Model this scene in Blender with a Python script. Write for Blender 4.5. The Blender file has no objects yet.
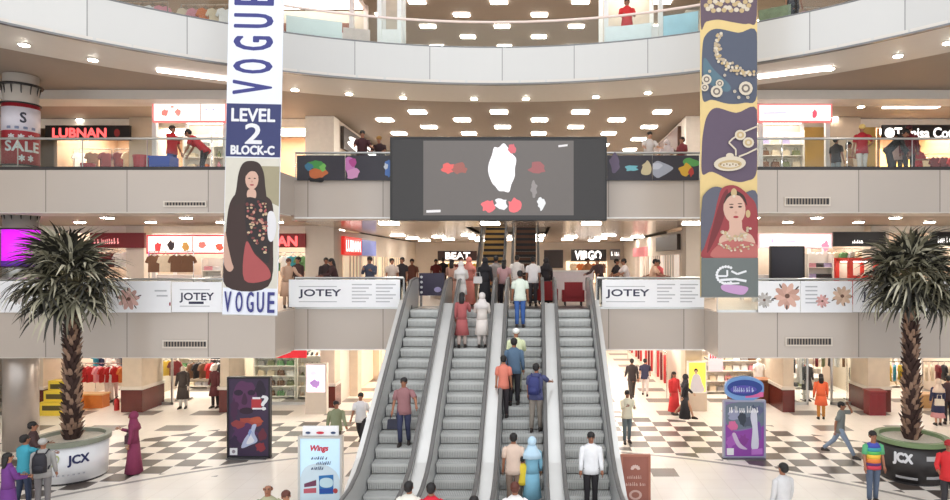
import bpy, math, random
from mathutils import Vector, Matrix, Euler
R = random.Random(7)
scene = bpy.context.scene
COL = scene.collection
# ---------------------------------------------------------------- camera
EYE, F, XP, HZ = 5.7, 640.0, 533.0, 262.0
cam_d = bpy.data.cameras.new('camera'); cam = bpy.data.objects.new('camera', cam_d); COL.objects.link(cam)
cam.location = (0, 0, EYE); cam.rotation_euler = (math.radians(90), 0, 0)
cam_d.sensor_width = 36; cam_d.lens = 36 * F / 950
cam_d.shift_x = (475 - XP) / 950; cam_d.shift_y = (HZ - 250) / 950
cam_d.clip_end = 300
scene.camera = cam
# ---------------------------------------------------------------- world: soft daylight from the atrium skylight
w = bpy.data.worlds.new('world'); scene.world = w; w.use_nodes = True
nt = w.node_tree; nt.nodes.clear()
wo = nt.nodes.new('ShaderNodeOutputWorld'); wb = nt.nodes.new('ShaderNodeBackground')
wb.inputs['Color'].default_value = (0.93, 0.96, 1.0, 1); wb.inputs['Strength'].default_value = 1.4
nt.links.new(wb.outputs[0], wo.inputs[0])
PANEL_W, DOWN_W, SHOP_W = 20.0, 34.0, 5.5       # strengths of ceiling panels, downlights, shop ceilings
vs = scene.view_settings
vs.view_transform = 'Standard'; vs.look = 'None'; vs.gamma = 1; vs.use_curve_mapping = False
vs.exposure = 0.35
# ---------------------------------------------------------------- pixel helpers
def PX(px, py, Y): return ((px - XP) * Y / F, Y, EYE - (py - HZ) * Y / F)
def GR(px, py, z=0.0):
    Y = F * (EYE - z) / (py - HZ); return ((px - XP) * Y / F, Y, z)
# ---------------------------------------------------------------- materials
def lin(c):
    c = c / 255.0
    return c / 12.92 if c <= 0.04045 else ((c + 0.055) / 1.055) ** 2.4
def rgb(c): return (lin(c[0]), lin(c[1]), lin(c[2]), 1)
_M = {}
def mat(c, rough=0.6, metal=0.0, emit=0.0, vary=0.08, scale=6.0, name='surface'):
    key = (tuple(c), rough, metal, emit, vary, scale)
    if key in _M: return _M[key]
    m = bpy.data.materials.new(name); m.use_nodes = True
    n = m.node_tree; b = n.nodes['Principled BSDF']
    b.inputs['Roughness'].default_value = rough; b.inputs['Metallic'].default_value = metal
    if vary > 0:
        tc = n.nodes.new('ShaderNodeTexCoord'); no = n.nodes.new('ShaderNodeTexNoise')
        no.inputs['Scale'].default_value = scale; no.inputs['Detail'].default_value = 3
        mr = n.nodes.new('ShaderNodeMapRange')
        mr.inputs['To Min'].default_value = 1 - vary; mr.inputs['To Max'].default_value = 1 + vary
        mx = n.nodes.new('ShaderNodeMixRGB'); mx.blend_type = 'MULTIPLY'; mx.inputs[0].default_value = 1
        mx.inputs[1].default_value = rgb(c)
        n.links.new(tc.outputs['Object'], no.inputs['Vector']); n.links.new(no.outputs[0], mr.inputs[0])
        n.links.new(mr.outputs[0], mx.inputs[2]); n.links.new(mx.outputs[0], b.inputs['Base Color'])
    else:
        b.inputs['Base Color'].default_value = rgb(c)
    if emit:
        b.inputs['Emission Color'].default_value = rgb(c); b.inputs['Emission Strength'].default_value = emit
    _M[key] = m; return m
def glass_mat(tint=(246, 251, 250), fac=0.1, name='glass'):
    m = bpy.data.materials.new(name); m.use_nodes = True; n = m.node_tree; n.nodes.clear()
    o = n.nodes.new('ShaderNodeOutputMaterial'); mx = n.nodes.new('ShaderNodeMixShader')
    t = n.nodes.new('ShaderNodeBsdfTransparent'); g = n.nodes.new('ShaderNodeBsdfGlossy')
    t.inputs[0].default_value = rgb(tint); g.inputs['Roughness'].default_value = 0.05
    fr = n.nodes.new('ShaderNodeFresnel'); fr.inputs[0].default_value = 1.35
    n.links.new(fr.outputs[0], mx.inputs[0]); n.links.new(t.outputs[0], mx.inputs[1]); n.links.new(g.outputs[0], mx.inputs[2])
    n.links.new(mx.outputs[0], o.inputs[0]); return m
GLASS = glass_mat(); GLASS_W = glass_mat((248, 252, 251), name='clear_glass')
def panel_mat(c, rough, seam, zlines=(), name='bulkhead_panel'):
    """cladding panels with thin vertical seams every `seam` metres"""
    m = bpy.data.materials.new(name); m.use_nodes = True; n = m.node_tree; b = n.nodes['Principled BSDF']
    b.inputs['Roughness'].default_value = rough
    tc = n.nodes.new('ShaderNodeTexCoord'); sp = n.nodes.new('ShaderNodeSeparateXYZ')
    n.links.new(tc.outputs['Object'], sp.inputs[0])
    d = n.nodes.new('ShaderNodeMath'); d.operation = 'DIVIDE'; d.inputs[1].default_value = seam
    fl = n.nodes.new('ShaderNodeMath'); fl.operation = 'FRACT'
    lt = n.nodes.new('ShaderNodeMath'); lt.operation = 'LESS_THAN'; lt.inputs[1].default_value = 0.012
    n.links.new(sp.outputs['X'], d.inputs[0]); n.links.new(d.outputs[0], fl.inputs[0]); n.links.new(fl.outputs[0], lt.inputs[0])
    fo = n.nodes.new('ShaderNodeMath'); fo.operation = 'FLOOR'; n.links.new(d.outputs[0], fo.inputs[0])
    wn = n.nodes.new('ShaderNodeTexWhiteNoise'); wn.noise_dimensions = '1D'; n.links.new(fo.outputs[0], wn.inputs['W'])
    mr = n.nodes.new('ShaderNodeMapRange'); mr.inputs['To Min'].default_value = 0.94; mr.inputs['To Max'].default_value = 1.04
    n.links.new(wn.outputs['Value'], mr.inputs[0])
    m1 = n.nodes.new('ShaderNodeMixRGB'); m1.blend_type = 'MULTIPLY'; m1.inputs[0].default_value = 1; m1.inputs[1].default_value = rgb(c)
    n.links.new(mr.outputs[0], m1.inputs[2])
    m2 = n.nodes.new('ShaderNodeMixRGB'); m2.inputs[2].default_value = rgb([k * 0.72 for k in c])
    n.links.new(lt.outputs[0], m2.inputs[0]); n.links.new(m1.outputs[0], m2.inputs[1]); n.links.new(m2.outputs[0], b.inputs['Base Color'])
    return m
# ---------------------------------------------------------------- mesh building
def frame(d):
    d = d.normalized(); up = Vector((0, 0, 1)) if abs(d.z) < 0.95 else Vector((0, 1, 0))
    x = d.cross(up).normalized(); return x, x.cross(d).normalized()
class MB:
    def __init__(s): s.v = []; s.f = []; s.mi = []; s.m = []
    def slot(s, m):
        if m not in s.m: s.m.append(m)
        return s.m.index(m)
    def add(s, vs, fs, m):
        k = len(s.v); i = s.slot(m); s.v += [tuple(p) for p in vs]
        for f in fs: s.f.append([q + k for q in f]); s.mi.append(i)
        return s
    def box(s, a, b, m, M=None):
        x0, y0, z0 = a; x1, y1, z1 = b
        v = [Vector(p) for p in ((x0,y0,z0),(x1,y0,z0),(x1,y1,z0),(x0,y1,z0),(x0,y0,z1),(x1,y0,z1),(x1,y1,z1),(x0,y1,z1))]
        if M: v = [M @ p for p in v]
        return s.add(v, [(3,2,1,0),(4,5,6,7),(0,1,5,4),(1,2,6,5),(2,3,7,6),(3,0,4,7)], m)
    def tube(s, pts, rad, m, n=8, cap=True, fl=1.0, wave=0.0, wn=7):
        pts = [Vector(p) for p in pts]; L = len(pts)
        if not hasattr(rad, '__len__'): rad = [rad] * L
        vs, fs = [], []; px = None
        for i, p in enumerate(pts):
            d = pts[min(i + 1, L - 1)] - pts[max(i - 1, 0)]
            if px is None: px, _ = frame(d)
            dn = d.normalized(); px = (px - dn * px.dot(dn)).normalized(); py = dn.cross(px)
            r = rad[i]; rx, ry = r if hasattr(r, '__len__') else (r, r * fl)
            for k in range(n):
                a = 2 * math.pi * k / n; q = 1 + wave * math.sin(a * wn + i)
                vs.append(p + px * math.cos(a) * rx * q + py * math.sin(a) * ry * q)
        for i in range(L - 1):
            for k in range(n):
                k2 = (k + 1) % n; fs.append((i*n+k, i*n+k2, (i+1)*n+k2, (i+1)*n+k))
        if cap: fs.append(tuple(range(n))[::-1]); fs.append(tuple((L-1)*n + k for k in range(n)))
        return s.add(vs, fs, m)
    def rings(s, rs, m, n=14, M=None, wave=0.0, wn=8, cap=True):
        """rs: (cx, cy, z, rx, ry) upright elliptical loft"""
        vs, fs = [], []
        for i, (cx, cy, z, rx, ry) in enumerate(rs):
            for k in range(n):
                a = 2 * math.pi * k / n; q = 1 + wave * math.sin(a * wn) * (1 - i / max(1, len(rs) - 1))
                p = Vector((cx + rx * q * math.cos(a), cy + ry * q * math.sin(a), z)); vs.append(M @ p if M else p)
        for i in range(len(rs) - 1):
            for k in range(n):
                k2 = (k + 1) % n; fs.append((i*n+k, i*n+k2, (i+1)*n+k2, (i+1)*n+k))
        if cap: fs.append(tuple(range(n))[::-1]); fs.append(tuple((len(rs)-1)*n + k for k in range(n)))
        return s.add(vs, fs, m)
    def ball(s, c, r, m, nu=10, nv=7, M=None):
        if not hasattr(r, '__len__'): r = (r, r, r)
        vs, fs = [], []
        for j in range(1, nv):
            t = math.pi * j / nv
            for k in range(nu):
                a = 2 * math.pi * k / nu
                p = Vector((c[0] + r[0]*math.sin(t)*math.cos(a), c[1] + r[1]*math.sin(t)*math.sin(a), c[2] - r[2]*math.cos(t))); vs.append(M @ p if M else p)
        b = Vector((c[0], c[1], c[2] - r[2])); t_ = Vector((c[0], c[1], c[2] + r[2]))
        vs.append(M @ b if M else b); vs.append(M @ t_ if M else t_); B = len(vs) - 2
        for j in range(nv - 2):
            for k in range(nu):
                k2 = (k + 1) % nu; fs.append((j*nu+k, j*nu+k2, (j+1)*nu+k2, (j+1)*nu+k))
        for k in range(nu):
            k2 = (k + 1) % nu; fs.append((B, k2, k)); fs.append((B + 1, (nv-2)*nu+k, (nv-2)*nu+k2))
        return s.add(vs, fs, m)
    def prism(s, poly, lo, hi, m, axis='x', M=None):
        """extrude a 2D outline: axis x -> outline in (y,z); y -> (x,z); z -> (x,y)"""
        n = len(poly)
        def q(p, t):
            v = Vector((t, p[0], p[1])) if axis == 'x' else Vector((p[0], t, p[1])) if axis == 'y' else Vector((p[0], p[1], t))
            return M @ v if M else v
        vs = [q(p, lo) for p in poly] + [q(p, hi) for p in poly]
        fs = [tuple(range(n))[::-1], tuple(range(n, 2 * n))] + [(i, (i+1) % n, n + (i+1) % n, n + i) for i in range(n)]
        return s.add(vs, fs, m)
    def mesh(s, name, smooth=False):
        me = bpy.data.meshes.new(name); me.from_pydata(s.v, [], s.f)
        for m in s.m: me.materials.append(m)
        me.polygons.foreach_set('material_index', s.mi)
        if smooth: me.polygons.foreach_set('use_smooth', [True] * len(s.f))
        me.update(); return me
    def build(s, name, parent=None, smooth=False, label=None):
        o = bpy.data.objects.new(name, s.mesh(name, smooth)); COL.objects.link(o)
        if parent: o.parent = parent
        if label: o['label'] = label
        return o
def tag(o, label, cat, group=None, kind=None):
    if label: o['label'] = label
    if cat: o['category'] = cat
    if group: o['group'] = group
    if kind: o['kind'] = kind
    return o
def thing(name, label, cat, loc=(0,0,0), rz=0.0, group=None):
    o = bpy.data.objects.new(name, None); COL.objects.link(o); o.empty_display_size = 0.2
    o.location = loc; o.rotation_euler = (0, 0, math.radians(rz)); return tag(o, label, cat, group)
def struct(name, mb, smooth=False): return tag(mb.build(name, None, smooth), None, None, None, 'structure')
def dup(o, parent=None):
    kids = [c for c in bpy.data.objects if c.parent == o]
    c = o.copy(); COL.objects.link(c)
    if parent: c.parent = parent
    for k in kids: dup(k, c)
    return c
def copy1(o, loc, label=None, rz=None, scale=None):
    c = o.copy(); COL.objects.link(c); c.location = loc
    if label: c['label'] = label
    if rz is not None: c.rotation_euler = (0, 0, math.radians(rz))
    if scale is not None: c.scale = (scale,) * 3 if not hasattr(scale, '__len__') else scale
    return c
# ---------------------------------------------------------------- flat pictures and lettering on boards
def smooth_poly(p, k=5):
    out = []; n = len(p)
    for i in range(n):
        a, b, c, d = (Vector((*p[(i + j - 1) % n], 0)) for j in range(4))
        for t in range(k):
            t /= k
            q = 0.5 * ((2*b) + (c-a)*t + (2*a-5*b+4*c-d)*t*t + (3*b-a-3*c+d)*t**3); out.append((q.x, q.y))
    return out
def ell(cx, cy, rx, ry, n=16, rot=0):
    o = []
    for k in range(n):
        a = 2 * math.pi * k / n; x, y = rx * math.cos(a), ry * math.sin(a)
        o.append((cx + x*math.cos(rot) - y*math.sin(rot), cy + x*math.sin(rot) + y*math.cos(rot)))
    return o
def art(parent, name, polys, w, h, y, x0=None, z0=0.0, bend=None):
    """flat printed shapes in (u,v) 0..1 on the board face at y"""
    mb = MB(); x0 = -w / 2 if x0 is None else x0
    for i, (m, p) in enumerate(polys):
        yy = y - 0.0015 * (i + 1); vs = [Vector((x0 + u * w, yy, z0 + v * h)) for u, v in p]
        if bend: vs = [Vector(((bend - (q.y - y)) * math.sin(q.x / bend), -(bend - (q.y - y)) * math.cos(q.x / bend), q.z)) for q in vs]
        mb.add(vs, [tuple(range(len(vs)))], m)
    return mb.build(name, parent)
_T = {}
def text_mesh(body):
    if body in _T: return _T[body]
    cu = bpy.data.curves.new('lettering', 'FONT'); cu.body = body; cu.size = 1; cu.resolution_u = 3
    o = bpy.data.objects.new('lettering', cu); me = bpy.data.meshes.new_from_object(o)
    vs = [v.co.copy() for v in me.vertices]; fs = [tuple(p.vertices) for p in me.polygons]
    xs = [v.x for v in vs]; ys = [v.y for v in vs]
    vs = [((v.x - min(xs)) / (max(xs) - min(xs)), (v.y - min(ys)) / (max(ys) - min(ys))) for v in vs]
    bpy.data.objects.remove(o); bpy.data.meshes.remove(me); _T[body] = (vs, fs); return _T[body]
def text(parent, body, x0, z0, x1, z1, y, m, up=False, bold=0.0, bend=None, name='lettering', slant=0.0):
    vs, fs = text_mesh(body); mb = MB()
    offs = [(0, 0)] if not bold else [(bold * math.cos(q * math.pi / 4), bold * math.sin(q * math.pi / 4)) for q in range(8)]
    for k, (ox, oz) in enumerate(offs):
        P = []
        for u, v in vs:
            if up: a, b = x0 + (1 - v) * (x1 - x0), z0 + u * (z1 - z0)
            else: a, b = x0 + u * (x1 - x0) + slant * v * (z1 - z0), z0 + v * (z1 - z0)
            a += ox; b += oz; yy = y - 0.00005 * k
            P.append((( bend - (yy - y)) * math.sin(a / bend), -(bend - (yy - y)) * math.cos(a / bend), b) if bend else (a, yy, b))
        mb.add(P, fs, m)
    return mb.build(name, parent)
# ================================================================ SETTING
AX = -1.05                                   # axis of symmetry of the atrium
Z1, Z2, Z3 = 4.23, 8.26, 12.30               # floor levels
DC, DS, YS = 20.0, 18.5, 25.0                # centre edge, side edge, shop line
XL, XR = -7.45, 5.35                         # ends of the centre bay
CLX, CRX = -7.8, 6.0                         # corridor walls
RC, RR = Vector((-1.25, 5.5, 0)), 14.5       # centre and radius of the round upper balcony
WHITE = mat((238, 236, 232), 0.5); WARMW = mat((240, 232, 220), 0.5)
BEIGE = mat((214, 203, 190), 0.55, vary=0.04); STONE = mat((208, 190, 168), 0.45, vary=0.12, scale=3)
GRANITE = mat((96, 40, 34), 0.25, vary=0.3, scale=30); TAN = mat((168, 154, 140), 0.6, vary=0.04)
CEILB = mat((150, 136, 124), 0.65, vary=0.04); SOFF = mat((206, 199, 190), 0.5, vary=0.03)
STEEL = mat((196, 196, 194), 0.28, 0.75, vary=0.05); DSTEEL = mat((120, 120, 120), 0.3, 0.8); CHROME = mat((225, 225, 225), 0.12, 0.9, vary=0.02)
BLACK = mat((24, 23, 24), 0.5); DARK = mat((48, 44, 44), 0.5); RUB = mat((62, 60, 62), 0.5, vary=0.04)
REDP = mat((186, 36, 40), 0.5); WOOD = mat((120, 66, 40), 0.45, vary=0.2, scale=12)
def emis(c, s, name='lit'): return mat(c, 0.5, 0, s, 0, name=name)
LAMP = emis((255, 249, 240), PANEL_W); SPOT = emis((255, 246, 232), DOWN_W); SHOPL = emis((255, 250, 242), SHOP_W)
FACADE = panel_mat((190, 178, 167), 0.22, 2.35); FACADE_U = panel_mat((222, 222, 222), 0.25, 1.9, name='upper_panel')

def floor_material():
    m = bpy.data.materials.new('marble_floor'); m.use_nodes = True; n = m.node_tree; L = n.links; b = n.nodes['Principled BSDF']
    b.inputs['Roughness'].default_value = 0.3
    tc = n.nodes.new('ShaderNodeTexCoord'); sp = n.nodes.new('ShaderNodeSeparateXYZ'); L.new(tc.outputs['Object'], sp.inputs[0])
    def mt(op, a, b_=None, c=None):
        q = n.nodes.new('ShaderNodeMath'); q.operation = op
        for i, v in enumerate((a, b_, c)):
            if v is None: continue
            if isinstance(v, (int, float)): q.inputs[i].default_value = v
            else: L.new(v, q.inputs[i])
        return q.outputs[0]
    X, Y = sp.outputs['X'], sp.outputs['Y']
    dx = mt('SUBTRACT', X, -1.25); dy = mt('SUBTRACT', Y, 4.6)
    r = mt('SQRT', mt('ADD', mt('MULTIPLY', dx, dx), mt('MULTIPLY', dy, dy)))
    ring = mt('MULTIPLY', mt('GREATER_THAN', r, 15.3), mt('LESS_THAN', r, 19.6))
    line = mt('MULTIPLY', mt('GREATER_THAN', r, 15.0), mt('LESS_THAN', r, 15.14))
    ck = n.nodes.new('ShaderNodeTexChecker'); ck.inputs['Scale'].default_value = 1 / 0.62
    mp = n.nodes.new('ShaderNodeMapping'); mp.inputs['Location'].default_value = (0.11, 0.13, 0.37); L.new(tc.outputs['Object'], mp.inputs[0]); L.new(mp.outputs[0], ck.inputs[0])
    cells = mt('MULTIPLY', ck.outputs[1], ring)
    fx = mt('FRACT', mt('DIVIDE', mt('ADD', X, 50.3), 2.5)); fy = mt('FRACT', mt('DIVIDE', mt('ADD', Y, 0.4), 2.2))
    sparse = mt('MULTIPLY', mt('MULTIPLY', mt('LESS_THAN', fx, 0.46), mt('LESS_THAN', fy, 0.34)), mt('GREATER_THAN', r, 20.0))
    fx2 = mt('FRACT', mt('DIVIDE', mt('ADD', X, 50.1), 4.1)); fy2 = mt('FRACT', mt('DIVIDE', Y, 3.4))
    near = mt('MULTIPLY', mt('MULTIPLY', mt('LESS_THAN', fx2, 0.17), mt('LESS_THAN', fy2, 0.2)), mt('LESS_THAN', r, 14.4))
    dark = mt('MINIMUM', mt('ADD', mt('ADD', cells, mt('MULTIPLY', sparse, 0.85)), mt('ADD', near, mt('MULTIPLY', line, 0.7))), 1.0)
    no = n.nodes.new('ShaderNodeTexNoise'); no.inputs['Scale'].default_value = 1.3; no.inputs['Detail'].default_value = 5; L.new(tc.outputs['Object'], no.inputs[0])
    base = n.nodes.new('ShaderNodeMixRGB'); base.inputs[1].default_value = rgb((244, 237, 228)); base.inputs[2].default_value = rgb((232, 222, 210)); L.new(no.outputs[0], base.inputs[0])
    tx = mt('LESS_THAN', mt('FRACT', mt('DIVIDE', X, 0.62)), 0.02); ty = mt('LESS_THAN', mt('FRACT', mt('DIVIDE', Y, 0.62)), 0.02)
    jl = n.nodes.new('ShaderNodeMixRGB'); jl.inputs[2].default_value = rgb((222, 212, 200)); L.new(mt('MAXIMUM', tx, ty), jl.inputs[0]); L.new(base.outputs[0], jl.inputs[1])
    dk = n.nodes.new('ShaderNodeMixRGB'); dk.inputs[2].default_value = rgb((84, 74, 68)); L.new(dark, dk.inputs[0]); L.new(jl.outputs[0], dk.inputs[1])
    L.new(dk.outputs[0], b.inputs['Base Color']); return m
FLOORM = floor_material(); UPFLOOR = mat((206, 192, 176), 0.3, vary=0.06)
struct('floor', MB().box((-30, -3, -0.2), (28, 43, 0), FLOORM))
# ---- balcony slabs of the two straight levels: floor, ceiling below it, front bulkhead
def slab(zf, zc_c, zc_s, zb_c, zt_c, zb_s, zt_s, hole=None):
    f = MB()
    f.box((-30, DS + .12, zf - 0.15), (XL - .12, 43, zf), UPFLOOR); f.box((XR + .12, DS + .12, zf - 0.15), (28, 43, zf), UPFLOOR)
    rects = [(XL - .12, DC, XR + .12, 43)]
    if hole:
        hx0, hy0, hx1, hy1 = hole; rects = [(XL - .12, DC, hx0, 43), (hx1, DC, XR + .12, 43), (hx0, DC, hx1, hy0), (hx0, hy1, hx1, 43)]
    for x0, y0, x1, y1 in rects: f.box((x0, y0 + (.12 if y0 == DC else 0), zf - 0.15), (x1, y1, zf), UPFLOOR)
    struct('floor', f)
    c = MB()
    c.box((-30, DS + .1, zc_s), (XL - .12, 43, zc_s + .1), TAN); c.box((XR + .12, DS + .1, zc_s), (28, 43, zc_s + .1), TAN)
    for x0, y0, x1, y1 in rects: c.box((x0, y0 + (.1 if y0 == DC else 0), zc_c), (x1, y1, zc_c + .1), mat((192, 174, 156), .16, vary=.04))
    if hole:
        for a, b in (((hx0-.1, hy0, zc_c), (hx0, hy1, zf)), ((hx1, hy0, zc_c), (hx1+.1, hy1, zf)), ((hx0, hy1, zc_c), (hx1, hy1+.1, zf)), ((hx0, hy0-.1, zc_c), (hx1, hy0, zf))): c.box(a, b, BEIGE)
    struct('ceiling', c)
    for nm, a, b in (('bulkhead_left', (-30, DS, zb_s), (XL, DS + .12, zt_s)), ('bulkhead_right', (XR, DS, zb_s), (28, DS + .12, zt_s)),
                     ('bulkhead_centre', (XL, DC, zb_c), (XR, DC + .12, zt_c)),
                     ('bulkhead_return_left', (XL - .12, DS + .12, zb_s), (XL, DC + .12, zt_s)), ('bulkhead_return_right', (XR, DS + .12, zb_s), (XR + .12, DC + .12, zt_s))):
        struct(nm, MB().box(a, b, FACADE))
    struct('soffit', MB().box((XL, DC - .02, zb_c - .04), (XR, DC + 1.6, zb_c), WHITE if hole is None else WHITE).box((-30, DS - .02, zb_s - .03), (XL, DS + 1.2, zb_s), SOFF).box((XR, DS - .02, zb_s - .03), (28, DS + 1.2, zb_s), SOFF))
slab(Z1, 3.0, 2.96, 2.98, 4.23, 2.95, 4.24)
slab(Z2, 7.0, 7.14, 7.10, 8.27, 7.14, 8.36, hole=(-2.45, 23.8, 0.55, 29.5))
# ---- round upper balconies
def arc_pts(r, a0, a1, n):
    return [(RC.x + r * math.cos(math.radians(a0 + (a1 - a0) * k / n)), RC.y + r * math.sin(math.radians(a0 + (a1 - a0) * k / n))) for k in range(n + 1)]
def sector(mb, r0, r1, z0, z1, m, a0=-15, a1=195, n=64):
    A, B = arc_pts(r0, a0, a1, n), arc_pts(r1, a0, a1, n)
    vs = [(x, y, z) for z in (z0, z1) for P in (A, B) for x, y in P]; k = n + 1; fs = []
    for i in range(n):
        fs += [(i, i+1, k+i+1, k+i), (2*k+i+1, 2*k+i, 3*k+i, 3*k+i+1), (i+1, i, 2*k+i, 2*k+i+1), (k+i, k+i+1, 3*k+i+1, 3*k+i)]
    return mb.add(vs, fs, m)
def ring_fascia(mb, r, z0, z1, m, a0=-15, a1=195, n=64, t=0.1): return sector(mb, r, r + t, z0, z1, m, a0, a1, n)
def ringpanel():
    m = panel_mat((202, 200, 196), 0.2, 1.0, name='round_balcony_panel'); n = m.node_tree
    # seams by angle around the atrium axis
    d = next(q for q in n.nodes if q.type == 'MATH' and q.operation == 'DIVIDE'); sp = next(q for q in n.nodes if q.type == 'SEPXYZ')
    sx = n.nodes.new('ShaderNodeMath'); sx.operation = 'SUBTRACT'; sx.inputs[1].default_value = RC.x
    sy = n.nodes.new('ShaderNodeMath'); sy.operation = 'SUBTRACT'; sy.inputs[1].default_value = RC.y
    at = n.nodes.new('ShaderNodeMath'); at.operation = 'ARCTAN2'
    n.links.new(sp.outputs['X'], sx.inputs[0]); n.links.new(sp.outputs['Y'], sy.inputs[0])
    n.links.new(sy.outputs[0], at.inputs[0]); n.links.new(sx.outputs[0], at.inputs[1]); n.links.new(at.outputs[0], d.inputs[0]); d.inputs[1].default_value = 0.155
    return m
RINGM = ringpanel()
Z3B, Z3T = 11.29, 12.39
struct('bulkhead_upper', ring_fascia(MB(), RR, Z3B, Z3T, RINGM, n=150))
struct('soffit', sector(sector(MB(), RR - .01, RR + .12, Z3B - .05, Z3B, DSTEEL), RR, 16.9, Z3B, Z3B + .08, SOFF), False)
struct('ceiling', sector(MB(), 16.9, 40, Z3B + .12, Z3B + .22, CEILB, 0, 180))
struct('floor', sector(MB(), RR + .1, 40, Z3 - .1, Z3, UPFLOOR, 0, 180))
struct('soffit', sector(MB(), RR, 16.6, 15.4, 15.5, SOFF, 0, 180))
struct('ceiling', sector(MB(), 16.6, 40, 15.55, 15.65, CEILB, 0, 180))
struct('bulkhead_top', ring_fascia(MB(), RR, 15.4, 16.5, RINGM), True)
# straight light beams under the round balcony, left and right
for x0, x1 in ((-24, -8.9), (7.1, 22)):
    struct('trim_beam', MB().box((x0, 21.2, 11.10), (x1, 22.2, 11.40), SOFF))
# ---- walls
WALLM = mat((226, 214, 200), 0.6, vary=0.05)
struct('wall_back', MB().box((-30, 42.5, 0), (28, 42.8, 15.6), WALLM))
struct('wall_left', MB().box((-30.2, -3, 0), (-30, 43, 15.6), WALLM)); struct('wall_right', MB().box((28, -3, 0), (28.2, 43, 15.6), WALLM))
for nm, x0, x1 in (('wall_corridor_left', CLX - .2, CLX), ('wall_corridor_right', CRX, CRX + .2)):
    for z0, z1 in ((0, 2.98), (Z1, 6.98), (Z2, 11.4), (Z3, 15.5)):
        struct(nm, MB().box((x0, 25.7, z0), (x1, 42.5, z1), WALLM))
# columns: stone shaft on granite plinth, one per storey
def column(x0, x1, y0, y1, z0, z1, plinth=0.85, m=STONE):
    o = MB().box((x0, y0, z0 + (plinth or 0)), (x1, y1, z1), m)
    if plinth:
        o.box((x0 - .03, y0 - .03, z0), (x1 + .03, y1 + .03, z0 + plinth), GRANITE).box((x0 - .05, y0 - .05, z0 + plinth), (x1 + .05, y1 + .05, z0 + plinth + .12), BEIGE)
    struct('column', o)
for x0, x1 in ((-15.6, -14.85), (12.72, 13.55), (9.5, 9.9), (-11.88, -11.55), (-18.9, -18.6), (-8.3, -7.75), (5.95, 6.6)):
    column(x0, x1, 24.3 if x0 not in (-8.3, 5.95) else 25.0, 25.7, 0, 2.97, 0.85)
for x0, x1 in ((-8.9, -7.78), (5.98, 7.1)):
    column(x0, x1, 25.0, 25.7, Z1, 7.12, 0, BEIGE); column(x0, x1, 25.0, 25.7, Z2, 11.4, 0, WARMW); column(x0, x1, 25.0, 25.7, Z3, 15.55, 0, WARMW)
for x0, x1 in ((-15.9, -14.9), (-21.2, -20.6), (11.6, 12.9)):
    column(x0, x1, 25.2, 26.0, Z2, 11.4, 0, STONE)
for x0, x1 in ((-15.9, -15.2), (13.2, 13.9)): column(x0, x1, 25.0, 25.7, Z1, 7.12, 0, BEIGE)
# shop party walls and backs behind the shop line (each level, left and right)
for nm, xa, xb in (('left', -30, -8.0), ('right', 6.2, 28)):
    for z0, z1, c in ((0, 2.96, (206, 190, 172)), (Z1, 7.13, (196, 176, 158)), (Z2, 11.4, (176, 140, 110)), (Z3, 15.5, (196, 172, 150))):
        struct('wall_shop_back_' + nm, MB().box((xa, 29.5, z0), (xb, 29.65, z1), mat(c, 0.6, vary=0.1, scale=2)))
        for x in ((-19.2, -16.2, -12.3) if nm == 'left' else (10.05, 13.9, 17.7)):
            struct('wall_party_' + nm, MB().box((x - .06, 25.75, z0), (x + .06, 29.5, z1), mat(c, 0.6, vary=0.1, scale=2)))
# shop ceiling lamps (flat light fields in every shop)
def lightfield(x0, y0, x1, y1, z, label, grp, m=SHOPL, nm='light_field'):
    o = MB().box((x0, y0, z - .04), (x1, y1, z), m).build(nm); tag(o, label, 'ceiling light', grp); return o
for lv, z in (('ground floor', 2.95), ('first floor', 7.12), ('second floor', 11.38), ('third floor', 15.54)):
    for i, (x0, x1) in enumerate(((-18.9, -16.4), (-16.0, -12.5), (-12.1, -8.4), (6.8, 9.8), (10.3, 13.7), (14.1, 17.5))):
        lightfield(x0, 26.0, x1, 28.6, z, 'bright ceiling light field inside the %s shops' % lv, 'light fields over the %s shops' % lv, emis((255, 248, 236), 14) if lv == 'second floor' else SHOPL)
# ---- ceiling panels and downlights
def light_grid(z, rows, label, grp, w=.62, d=.42, m=None):
    first = None
    for Y, xs in rows:
        for x in xs:
            if first is None:
                first = MB().box((-w/2, -d/2, -.03), (w/2, d/2, .02), m or LAMP).build('ceiling_panel_light'); tag(first, label, 'ceiling light', grp); first.location = (x, Y, z)
            else: copy1(first, (x, Y, z))
def rows(y0, dy, n, px0, pitch, Yref, lo=CLX + .4, hi=CRX - .4):
    out = []
    x0 = (px0 - XP) * Yref / F; p = pitch * Yref / F
    for k in range(n):
        o = x0 + (p / 2 if k % 2 else 0); xs = []
        j = -6
        while j < 7:
            x = o + j * p
            if lo < x < hi: xs.append(x)
            j += 1
        out.append((y0 + dy * k, xs))
    return out
light_grid(Z3B + .11, rows(24.3, 1.35, 11, 499, 81.5, 24.3), 'flat white light panel in the brown second floor corridor ceiling', 'ceiling panels above the big screen')
light_grid(15.54, rows(24.2, 1.25, 9, 499, 81.5, 24.3), 'flat white light panel in the topmost brown ceiling', 'ceiling panels of the topmost floor', d=.3)
light_grid(6.99, [r for r in rows(21.6, 1.9, 10, 495, 90, 24.3) if True and r[0] < 23.5 or r[0] > 29.8], 'flat white light panel in the first floor corridor ceiling', 'ceiling panels behind the escalator landing')
light_grid(2.99, rows(22.5, 2.2, 9, 495, 90, 24.3), 'flat white light panel in the ground floor corridor ceiling', 'ceiling panels of the ground floor corridor', m=emis((255, 249, 240), 44))
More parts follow.
